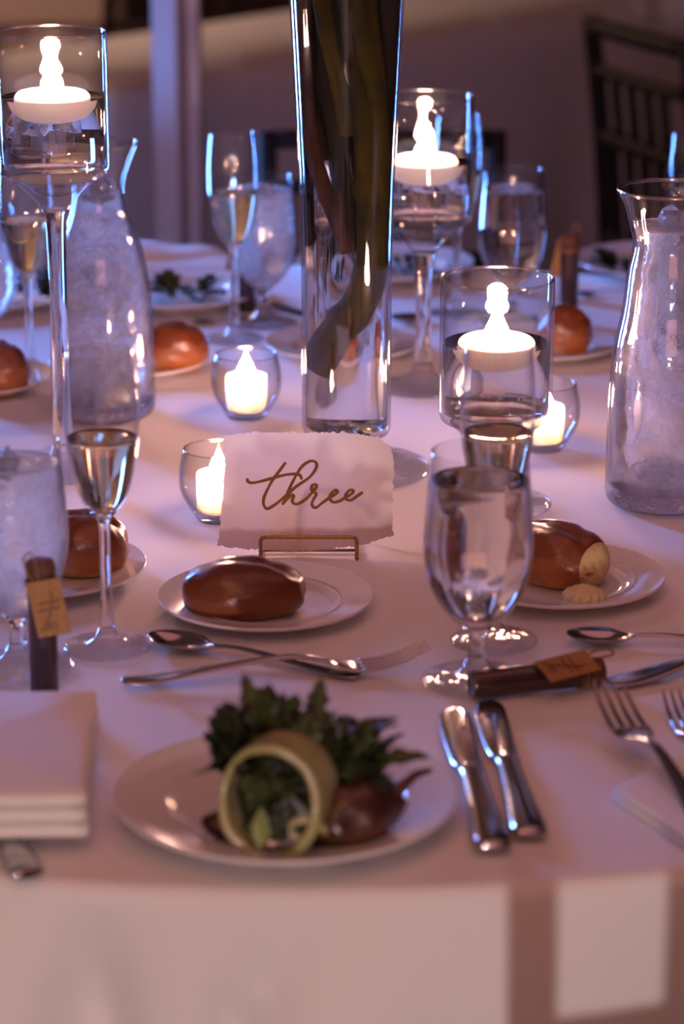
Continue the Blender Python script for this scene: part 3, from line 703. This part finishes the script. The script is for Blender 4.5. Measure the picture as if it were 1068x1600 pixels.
for k in range(90):   # the bunch standing up behind
    a = rng.uniform(-1, 1); u = rng.random()
    b0 = Vector((-0.022+0.072*rng.random(), 0.014+0.030*rng.random(), 0.030+0.028*rng.random()))
    yaw = PI/2-a*1.5; leafy(gr, b0, yaw, rng.uniform(0.35, 1.35), rng.uniform(0.018, 0.036), rng.uniform(0.007, 0.012), rng.choice((2, 3, 4)), rng.uniform(-0.5, 0.3), rng, M['leaf_dark'] if k % 2 else M['leaf'])
for (dx, dy, dz, yaw, pit, ln) in ((-0.012, 0.03, 0.062, 2.2, 1.15, 0.046), (0.045, 0.026, 0.045, 0.15, 0.25, 0.052), (0.040, 0.03, 0.060, 0.4, 0.5, 0.040), (0.02, 0.03, 0.065, 1.2, 1.1, 0.040), (-0.026, 0.02, 0.050, 2.9, 0.6, 0.022)):
    leafy(gr, Vector((dx, dy, dz)), yaw, pit, ln, 0.008, 4, -0.2, rng, M['leaf'])
for k in range(26):
    leafy(gr, Vector((-0.018+0.040*rng.random(), 0.014+0.02*rng.random(), 0.055+0.015*rng.random())), rng.uniform(0.6, 2.6), rng.uniform(0.7, 1.3), rng.uniform(0.020, 0.034), 0.010, 3, -0.1, rng, M['leaf'] if k % 2 else M['leaf_dark'])
for k in range(16):
    leafy(gr, Vector((-0.030+0.016*rng.random(), 0.012+0.02*rng.random(), 0.035+0.035*rng.random())), rng.uniform(1.4, 3.0), rng.uniform(0.5, 1.3), 0.026, 0.011, 3, -0.1, rng, M['leaf_dark'])
for k in range(10):
    leafy(gr, Vector((0.03+0.02*rng.random(), 0.01+0.03*rng.random(), 0.02+0.03*rng.random())), rng.uniform(-0.6, 1.2), rng.uniform(0.1, 0.9), 0.034, 0.010, 3, 0.0, rng, M['leaf_dark'])
# roasted pear with its stalk
S1 = P(536, 1322, 0.0045)
pr_ = thing('roasted_pear', S1, 'dark caramel roasted pear half with its stalk, on the salad plate', 'fruit')
V, F = [], []; nu, nv = 32, 20
for j in range(nv+1):
    t = j/nv
    rr = 0.0285*math.sin(PI*t)**0.7*(1-0.35*t) ; x = -0.032+0.078*t
    for i in range(nu):
        a = 2*PI*i/nu; k = 1+0.16*noise.noise(Vector((x*60, math.cos(a)*1.5, math.sin(a)*1.5)))
        V.append((x, rr*k*math.cos(a)*1.0, max(rr*k*math.sin(a)*1.05, -0.016)+0.017+0.010*t*t))
for j in range(nv):
    for i in range(nu): F.append((j*nu+i, j*nu+(i+1) % nu, (j+1)*nu+(i+1) % nu, (j+1)*nu+i))
o = mesh_obj('flesh', V, F, M['pear'], pr_); pr_.rotation_euler = (0, 0, 0.25)
V, F = sweep(spl([(0.030, 0, 0.028), (0.042, 0.002, 0.038), (0.052, 0.004, 0.044), (0.064, 0.006, 0.0455)], 4), [0.0065-0.0051*i/12 for i in range(13)], 10)
mesh_obj('stalk', V, F, M['pear'], pr_); pr_.scale = (0.92, 0.92, 0.95)
for k, (px, py, s) in enumerate(((343, 1286, 0.011), (362, 1306, 0.008))):
    q = P(px, py, 0.004+s*0.7); bm = bmesh.new(); bmesh.ops.create_icosphere(bm, subdivisions=3, radius=s)
    for v in bm.verts: v.co = Vector((v.co.x*1.2, v.co.y, v.co.z*0.7))*(1+0.3*noise.noise(v.co*70+Vector((k, 0, 0))))
    o = bm_obj('beet_chunk', bm, M['beet'], None, True); o.location = q
    tag(o, ('larger dark beet chunk left of the cucumber roll', 'smaller dark beet chunk tucked against the cucumber roll')[k], 'beetroot', 'beet chunks')
# far salads, each a heap of leaves
for n_, (px, py, dx, lb) in enumerate(((40, 468, 0.0, 'far dark green salad behind the tallest candle holder stem'), (290, 472, 0, 'far dark salad left of the far flute stem'), (622, 430, 0, 'far dark salad right of the tall vase'), (985, 428, 0, 'far dark salad beside the right carafe neck'))):
    r = thing('salad_heap', P(px, py, 0.004), lb, 'salad', 'far salads')
    for k in range(16):
        a = rng.uniform(0, 2*PI); leafy(r, Vector((0.02*math.cos(a), 0.02*math.sin(a), 0.002+0.010*rng.random())), a, rng.uniform(0.1, 1.0), rng.uniform(0.03, 0.045), 0.013, 3, -0.2, rng, M['leaf_dark'] if k % 2 else M['leaf'])

# ------------------------------------------------------------------ cutlery (local x from handle end to tip)
def metal(name, st, parent, label=None, m='steel'):
    o = mesh_obj(name, *strip(st), M[m], parent); return o
def arc_st(pts, n=5): return [tuple(p) for p in spl(pts, n)]
def spoon_proto():
    r = thing('spoon', (0, 0, 0), '', 'spoon')
    h = arc_st([(0, 0.0035, 0.0035, 0, 0.0016), (0.004, 0.0075, 0.0030, 0, 0.0022), (0.02, 0.0085, 0.0030, 0, 0.0026), (0.06, 0.0050, 0.0060, 0, 0.0026), (0.095, 0.0030, 0.0090, 0, 0.0030), (0.118, 0.0030, 0.0080, 0.0002, 0.0030)])
    metal('handle', h, r)
    b = arc_st([(0.117, 0.0030, 0.0080, 0.0003, 0.0026), (0.124, 0.0080, 0.0075, 0.003, 0.0020), (0.134, 0.0145, 0.0085, 0.0065, 0.0016), (0.147, 0.0165, 0.0090, 0.0078, 0.0015), (0.159, 0.0140, 0.0092, 0.0060, 0.0015), (0.167, 0.0085, 0.0095, 0.0025, 0.0015), (0.1705, 0.003, 0.0097, 0.0003, 0.0012)])
    metal('spoon_bowl', b, r); return r
def fork_proto():
    r = thing('fork', (0, 0, 0), '', 'fork')
    h = arc_st([(0, 0.0035, 0.0035, 0, 0.0018), (0.004, 0.0080, 0.0030, 0, 0.0024), (0.025, 0.0095, 0.0032, 0, 0.0028), (0.07, 0.0055, 0.0090, 0, 0.0030), (0.115, 0.0035, 0.0130, 0, 0.0034), (0.140, 0.0042, 0.0090, 0, 0.0032), (0.150, 0.0095, 0.0055, 0, 0.0026), (0.160, 0.0122, 0.0036, 0.0004, 0.0022), (0.168, 0.0124, 0.0032, 0.0004, 0.0021)])
    metal('handle', h, r)
    for k in range(4):
        y = -0.0104+0.00693*k
        t = arc_st([(0.166, 0.0021, 0.0032, 0, 0.0021, y), (0.180, 0.0017, 0.0042, 0, 0.0020, y*0.98), (0.195, 0.0015, 0.0078, 0, 0.0019, y*0.95), (0.208, 0.0011, 0.0130, 0, 0.0016, y*0.90), (0.214, 0.0005, 0.0160, 0, 0.0010, y*0.87)], 4)
        o = mesh_obj('tine', *strip(t, 5), M['steel'], r)
    return r
def knife_proto():
    r = thing('table_knife', (0, 0, 0), '', 'knife')
    h = arc_st([(0, 0.006, 0.0055, 0, 0.004), (0.003, 0.0100, 0.0058, 0, 0.0075), (0.02, 0.0105, 0.0058, 0, 0.0085), (0.06, 0.0082, 0.0058, 0, 0.0080), (0.100, 0.0072, 0.0058, 0, 0.0078), (0.112, 0.0078, 0.0056, 0, 0.0075), (0.115, 0.0050, 0.0052, 0, 0.0050)])
    metal('handle', h, r)
    b = arc_st([(0.114, 0.0055, 0.0050, 0, 0.0040, 0.0), (0.124, 0.0088, 0.0042, 0, 0.0030, 0.001), (0.150, 0.0098, 0.0040, 0, 0.0022, 0.0015), (0.185, 0.0104, 0.0040, 0, 0.0016, 0.0015), (0.205, 0.0098, 0.0040, 0, 0.0013, 0.001), (0.214, 0.0065, 0.0040, 0, 0.0012, 0.0), (0.218, 0.0020, 0.0040, 0, 0.0010, -0.002)])
    metal('blade', b, r); return r
spp, fkp, knp = spoon_proto(), fork_proto(), knife_proto()
used = set()
def lay(proto, a, b, label, grp, z=0.0, s=None, roll_=0.0, pitch=0.0):
    pa, pb = P(*a), P(*b); ln = {'spoon': 0.1705, 'fork': 0.214, 'table_knife': 0.218}[proto.name.split('.')[0]]
    v = pb-pa; sc = (v.length/ln) if s is None else s
    o = proto if proto.name not in used else copy_tree(proto); used.add(proto.name)
    if s is not None: pa = pb-v.normalized()*ln*sc*math.cos(pitch)
    o.location = pa+Vector((0, 0, z)); o.rotation_euler = (roll_, -pitch, math.atan2(v.y, v.x)); o.scale = (sc, sc, sc); o['label'] = label; o['group'] = grp
    return o
CG = 'silver cutlery'
lay(spp, (562, 1062), (234, 1008), 'dessert spoon crossing behind the fork above the salad plate', CG, z=0.0)
lay(fkp, (190, 1076), (668, 1046), 'dessert fork lying over the spoon, tines to the right', CG, z=0.003)
lay(knp, (770, 1340), (708, 1115), 'knife nearer the salad plate in the pair right of it', CG)
lay(knp, (828, 1318), (762, 1103), 'knife farther from the salad plate, right one of the pair', CG)
lay(spp, (1170, 1010), (884, 1006), 'dessert spoon behind the lying brown favour at the right', CG, s=0.95)
lay(fkp, (950, 1075), (1400, 985), 'silver handle leading right from the lying brown favour', CG)
lay(fkp, (1140, 1350), (944, 1134), 'fork with four dark tines below the kraft tag of the lying favour', CG, s=1.1, pitch=0.078)
lay(fkp, (1180, 1290), (1052, 1108), 'fork whose tine tips show above the right napkin', CG, s=0.95)
lay(knp, (28, 1350), (-70, 1180), 'knife whose handle end pokes out under the left napkin', CG, s=1.0)
lay(spp, (420, 500), (300, 508), 'far spoon behind the roll right of the left carafe', CG)
lay(spp, (760, 492), (610, 508), 'far spoon seen between the vase and middle holder', CG, s=0.95)
lay(spp, (1000, 452), (900, 465), 'far spoon standing out dark right of the upright favour', CG)
lay(knp, (560, 520), (425, 478), 'far knife behind the far iced goblet', CG)

# ------------------------------------------------------------------ napkins
def napkin(name, corner_pts, th, layers, label, rot=0):
    cs_ = [P(*c) for c in corner_pts]; c0 = sum(cs_, Vector())/4
    r = thing(name, (c0.x, c0.y, TZ+(0.0102 if th > 0.02 else 0)), label, 'napkin', 'folded white napkins')
    for k in range(layers):
        V, F = [], []; n = 14; z0 = th*k/layers+0.0004; z1 = th*(k+1)/layers-0.0003
        sh = 1-0.012*k
        for zi, ins in ((z0, 0.008), (z0+(z1-z0)*0.15, 0.0025), (z0+(z1-z0)*0.5, 0), (z0+(z1-z0)*0.85, 0.0025), (z1, 0.008)):
            for e in range(4):
                a = cs_[e]-c0; b = cs_[(e+1) % 4]-c0
                for i in range(n):
                    q = a.lerp(b, i/n)*sh; q = q*(1-ins/max(q.length, 0.01)); wob = 0.0016*noise.noise(Vector((q.x*30, q.y*30, k*7.0)))
                    V.append((q.x+wob, q.y+wob*0.7, zi+ (0.0010*noise.noise(Vector((q.x*25, q.y*25, k+3.0))) if 0 else 0)))
        m_ = 4*n
        for l in range(4):
            for i in range(m_): F.append((l*m_+i, l*m_+(i+1) % m_, (l+1)*m_+(i+1) % m_, (l+1)*m_+i))
        V.append((0, 0, z1+0.0022)); F += [(4*m_+i, 4*m_+(i+1) % m_, len(V)-1) for i in range(m_)]
        V.append((0, 0, z0)); F += [((i+1) % m_, i, len(V)-1) for i in range(m_)]
        mesh_obj('fold', V, F, M['napkin'], r)
    return r
napkin('napkin', [(-260, 1345), (140, 1337), (158, 1158), (-200, 1158)], 0.030, 3, 'thick folded white napkin at the left of the salad plate')
napkin('napkin', [(952, 1252), (1190, 1410), (1330, 1240), (1085, 1180)], 0.010, 2, 'white napkin corner at the right edge covering fork handles')
# a napkin heaped soft on the far side
r = thing('napkin', P(272, 424), 'far napkin with a rounded fold behind the left carafe shoulder', 'napkin', 'folded white napkins')
for k, (dy, hh, ww) in enumerate(((0.0, 0.014, 0.110), (0.03, 0.026, 0.085))):
    V, F = [], []; nx, ny = 24, 12
    for j in range(ny+1):
        for i in range(nx+1):
            u = -1+2*i/nx; v = -1+2*j/ny
            V.append((u*ww+0.012*v-0.02*k, dy+v*0.045, 0.001+hh*(1-abs(v)**4)*(1-abs(u)**6)*(1+0.25*noise.noise(Vector((u*2, v*2, k)))-0.3*u*k)))
    for j in range(ny):
        for i in range(nx): F.append((j*(nx+1)+i, j*(nx+1)+i+1, (j+1)*(nx+1)+i+1, (j+1)*(nx+1)+i))
    mesh_obj('fold', V, F, M['napkin'], r)

# ------------------------------------------------------------------ tagged favours
def favour_proto():
    r = thing('tagged_favour', (0, 0, 0), '', 'favour')
    lathe_obj('wrapped_stick', [(0, 0.0005)]+spl([(0.0096, 0.0005), (0.0104, 0.002), (0.0106, 0.02), (0.0104, 0.06), (0.0104, 0.084), (0.0098, 0.0885)], 4)+[(0, 0.0885)], M['favour'], r, 32)
    lathe_obj('cork', [(0, 0.0887)]+spl([(0.0092, 0.0887), (0.0105, 0.0905), (0.0108, 0.097), (0.0095, 0.101)], 4)+[(0, 0.1012)], M['cork'], r, 32)
    prt = []
    for zz in (0.083, 0.0855, 0.0868): prt.append(sweep([(0.0112*math.cos(a*PI/12), 0.0112*math.sin(a*PI/12), zz+0.0006*math.sin(a)) for a in range(25)], 0.0008, 6))
    prt.append(sweep(spl([(-0.002, -0.0115, 0.086), (-0.008, -0.013, 0.096), (-0.010, -0.012, 0.107), (-0.005, -0.011, 0.110), (-0.002, -0.0115, 0.101), (0.0, -0.012, 0.088)], 5), 0.0008, 6))
    prt.append(sweep(spl([(0.0, -0.012, 0.086), (0.009, -0.015, 0.080), (0.006, -0.016, 0.060), (0.004, -0.0122, 0.048)], 5), 0.0007, 6))
    V, F = merge(prt); mesh_obj('twine', V, F, M['twine'], r)
    bm = bmesh.new(); box(bm, (0.0105, -0.0140, 0.068), (0.024, 0.0009, 0.042)); o = bm_obj('paper_tag', bm, M['kraft'], r)
    for v in o.data.vertices: 
        q = v.co-Vector((0.0105, 0, 0.068)); a = math.radians(11); v.co.x = 0.0065+q.x*math.cos(a)-q.z*math.sin(a); v.co.z = 0.070+q.x*math.sin(a)+q.z*math.cos(a)
    o['label'] = 'kraft paper tag'
    prt = []
    for zz, l in ((0.0745, 0.008), (0.0690, 0.0075), (0.0585, 0.005), (0.055, 0.006)):   # faint handwriting
        pts = [(0.0070-l+2*l*i/12, -0.0147, zz+0.0008*math.sin(i*2.1+l*500)+0.2*(2*l*i/12-l)) for i in range(13)]
        prt.append(sweep(pts, 0.00035, 5))
    V, F = merge(prt); mesh_obj('handwriting', V, F, M['wick'], o); return r
fv = favour_proto(); FG = 'tagged dark brown favours'
place(fv, False, P(70, 1082), 'dark brown favour standing upright beside the left iced goblet', FG)
f2 = place(fv, True, P(887, 505), 'far dark favour standing upright right of the lowest candle holder', FG, PI-0.1, 1.02)
place(fv, True, P(386, 486), 'far dark favour standing behind the far iced goblet', FG, PI+0.5, 0.95)
place(fv, True, P(800, 456), 'far dark favour seen through the far right goblet', FG, PI-0.6, 0.95)
f4 = place(fv, True, P(735, 1086), 'dark brown favour lying down across the right fork tips', FG)
pa, pb = P(735, 1092), P(945, 1070); v_ = pb-pa
f4.rotation_mode = 'QUATERNION'
from mathutils import Quaternion
zax = v_.normalized(); yax = Vector((0, 0.35, -0.94)); xax = yax.cross(zax).normalized(); yax = zax.cross(xax).normalized()
f4.rotation_quaternion = Matrix((xax, yax, zax)).transposed().to_quaternion(); f4.location = pa+Vector((0, 0, 0.0112))

# ------------------------------------------------------------------ carafes
def carafe(px, py, k, rimR, neckR, bodyR, H, level, m, label, emblem_ang, nice):
    b = P(px, py); r = thing('water_carafe', b, label, 'carafe', 'iced water carafes')
    out = [(0, 0.0008)]+spl([(bodyR*0.80, 0.0008), (bodyR*0.96, 0.005), (bodyR, 0.014)], 4)+spl([(bodyR, 0.05), (bodyR*0.985, H*0.36), (bodyR*0.93, H*0.50), (bodyR*0.80, H*0.63), (neckR*1.12, H*0.755), (neckR, H*0.83), (neckR*1.10, H*0.89), (rimR*0.86, H*0.955), (rimR, H)], 6)
    sh, inn = shell(out, 0.0028)
    inn2 = [(a, max(z_, 0.0185)) for a, z_ in inn]
    lathe_obj('glass_wall', list(out)+[(rimR-0.0005, H+0.0015), (rimR-0.003, H+0.0008)]+inn2[::-1], M['tglass_dark'], r, 96)
    lip(r, rimR-0.0015, H+0.0012, 0.0016)
    lathe_obj('thick_base', [(0, 0.0022), (bodyR*0.80, 0.0022), (bodyR*0.945, 0.0065), (bodyR*0.975, 0.0135), (bodyR*0.975, 0.0178), (0, 0.0178)], M['thickbase'], r, 72)
    lathe_obj('iced_water', fill_profile(inn2, level, 0.0006), m, r, 96)
    rn = random.Random(int(px)); 
    for q in range(nice):
        a = rn.uniform(0, 2*PI); zz = level+rn.uniform(-0.004, 0.008); rr = neckR*0.45
        ice_cube(r, (rr*math.cos(a)*rn.random(), rr*math.sin(a)*rn.random(), zz), 0.016, rn, 'ice_cube')
    def rad(z):
        for i in range(len(out)-1):
            if out[i][1] <= z <= out[i+1][1] and out[i+1][1] > out[i][1]:
                f = (z-out[i][1])/(out[i+1][1]-out[i][1]); return out[i][0]+(out[i+1][0]-out[i][0])*f
        return bodyR
    prt = []
    zc = H*0.565; 
    def onsurf(u, v, lift=0.0003):
        z = zc+v; R_ = rad(z); a = emblem_ang+u/R_; return ((R_+lift)*math.cos(a), (R_+lift)*math.sin(a), z)
    for rr, tt in ((0.0260, 0.0011), (0.0215, 0.0008)):
        prt.append(sweep([onsurf(rr*math.cos(i*PI/20), rr*math.sin(i*PI/20)) for i in range(41)], tt, 6, cap=False))
    rn2 = random.Random(2)
    for i in range(11):      # raised berries inside the ring
        row = (0, 1, 1, 2, 2, 2, 3, 3, 3, 3, 4)[i]; col_ = (0, -0.5, 0.5, -1, 0, 1, -1.5, -0.5, 0.5, 1.5, 0)[i]
        c = Vector(onsurf(col_*0.0052, -0.011+row*0.0048)); V_, F_ = [], []
        for j in range(7):
            for i2 in range(8):
                ph = PI*j/6; th = 2*PI*i2/8; V_.append(c+Vector((math.sin(ph)*math.cos(th), math.sin(ph)*math.sin(th), math.cos(ph)))*0.0026)
        for j in range(6):
            for i2 in range(8): F_.append((j*8+i2, j*8+(i2+1) % 8, (j+1)*8+(i2+1) % 8, (j+1)*8+i2))
        prt.append((V_, F_))
    for s in (-1, 1):        # leaf sprays on the shoulder
        prt.append(sweep(spl([onsurf(s*0.006, 0.032), onsurf(s*0.014, 0.040), onsurf(s*0.010, 0.050), onsurf(s*0.002, 0.056)], 5), 0.0010, 6))
    V, F = merge(prt); e = mesh_obj('raised_emblem', V, F, M['tglass_dark'], r); e['label'] = 'raised round fruit emblem in the glass'
    return r
bR = P(1034, 786); HR = ZAT(298, bR.y); bL = P(163, 648); HL = ZAT(226, bL.y)
carafe(1034, 786, 1, 0.0490, 0.0335, 0.0515, HR, ZAT(352, bR.y), M['icywater_b'], 'flared glass carafe of iced water at the right edge', -PI/2+0.15, 5)
carafe(163, 648, 1, 0.0410, 0.0255, 0.0515, HL, ZAT(300, bL.y), M['icywater'], 'frosty carafe of iced water behind the left champagne flute', -PI/2-0.1, 6)

# ------------------------------------------------------------------ chairs
def chair_proto():
    r = thing('banquet_chair', (0, 0, 0), '', 'chair', 'dark spindle-back chairs')
    def tube(name, pts, rad, lab=None):
        V, F = sweep(spl(pts, 4), rad, 10); return mesh_obj(name, V, F, M['wood'], r)
    wb = 0.175
    for s in (-1, 1):
        tube('back_post', [(s*(wb-0.005), 0.03, 0.0), (s*wb, 0.01, 0.22), (s*wb, 0.0, 0.44), (s*(wb+0.003), -0.02, 0.70), (s*(wb+0.005), -0.045, 0.885)], 0.0155)
        tube('front_leg', [(s*0.185, 0.395, 0.0), (s*0.185, 0.39, 0.2), (s*0.185, 0.385, 0.435)], 0.0145)
        tube('side_stretcher', [(s*0.178, 0.02, 0.17), (s*0.18, 0.2, 0.17), (s*0.184, 0.385, 0.17)], 0.009)
    bm = bmesh.new(); box(bm, (0, 0.20, 0.445), (0.40, 0.42, 0.022)); o = bm_obj('seat', bm, M['wood'], r); bevel(o, 0.01)
    bm = bmesh.new(); box(bm, (0, 0.20, 0.475), (0.385, 0.40, 0.036)); o = bm_obj('seat_cushion', bm, M['napkin'], r); bevel(o, 0.014, 3); 
    for z, y, rr in ((0.872, -0.043, 0.015), (0.800, -0.034, 0.011), (0.690, -0.019, 0.013), (0.520, -0.004, 0.012)):
        tube('back_rail', [(-wb, y, z), (0, y-0.006, z), (wb, y, z)], rr)
    for k in range(5):
        x = -0.117+0.0585*k; tube('spindle', [(x, -0.010, 0.522), (x, -0.018, 0.606), (x, -0.025, 0.690)], 0.0095)
    for k in range(4):
        x = -0.09+0.06*k; tube('spindle', [(x, -0.025, 0.690), (x, -0.040, 0.800)], 0.0085)
    tube('front_stretcher', [(-0.185, 0.39, 0.24), (0, 0.39, 0.24), (0.185, 0.39, 0.24)], 0.009)
    return r
ch = chair_proto()
def at(px, Y): return (px-534)/FPX*(Y*math.cos(PITCH)+0.55*math.sin(PITCH))
place(ch, False, (at(597, 3.86), 3.82, 0), 'dark chair on the far side of the table facing the camera', None, PI)
ch.scale = (0.92, 1, 0.945)
x_ = place(ch, True, (0.525, 4.45, 0), 'dark spindle chair in the dim right background', None, math.radians(-70)); x_.scale = (1, 1, 1.03)
x_ = place(ch, True, (0.262, 0.94, 0), 'dark chair drawn up in front of the table, below the picture', None, 0); x_.scale = (0.90, 1, 0.988)
# ------------------------------------------------------------------ neighbouring long table
nt_ = thing('long_banquet_table', (0, 0, 0), 'long neighbouring table under cloth in the dim background', 'table')
A = Vector((-0.42, 4.83)); D = Vector((0.60, 0.80)).normalized(); Nn = Vector((-D.y, D.x))
bm = bmesh.new()
c = A+D*1.6+Nn*0.26
ang = math.atan2(D.y, D.x)
box(bm, (c.x, c.y, 0.725), (3.18, 0.50, 0.03), ang); o = bm_obj('tabletop', bm, M['tablewood'], nt_)
for s in (-1, 1):
    for t in (-1, 1):
        q = c+D*1.4*s+Nn*0.20*t; bm = bmesh.new(); box(bm, (q.x, q.y, 0.355), (0.03, 0.03, 0.708), ang); bm_obj('leg', bm, M['wood'], nt_)
V, F = [], []
per = []
crn = [c-D*1.6-Nn*0.26, c+D*1.6-Nn*0.26, c+D*1.6+Nn*0.26, c-D*1.6+Nn*0.26]
for e in range(4):
    a, b = crn[e], crn[(e+1) % 4]; n_ = 90 if e % 2 == 0 else 16
    for i in range(n_):
        q = a.lerp(b, i/n_); per.append((q, (q-c).normalized()))
m_ = len(per); rows = 12
for j in range(rows+1):
    for i, (q, nn) in enumerate(per):
        t = j/rows; am = 0.035*t*math.sin(i*0.42+1.3*math.sin(i*0.11)); z = 0.752-0.73*t
        if j == 0: qq = q
        else: qq = q+nn*(0.012+0.03*t+am)
        V.append((qq.x, qq.y, z if j else 0.752))
for j in range(rows):
    for i in range(m_): F.append((j*m_+i, j*m_+(i+1) % m_, (j+1)*m_+(i+1) % m_, (j+1)*m_+i))
F.append(tuple(range(m_)))
o = mesh_obj('long_tablecloth', V, F, M['cloth']); tag(o, 'pale cloth falling to the floor from the long background table', 'tablecloth')
place(ch, True, (-0.42, 6.25, 0), 'dark chair beyond the long background table', None, math.radians(-128+270)).scale = (1, 1, 1)
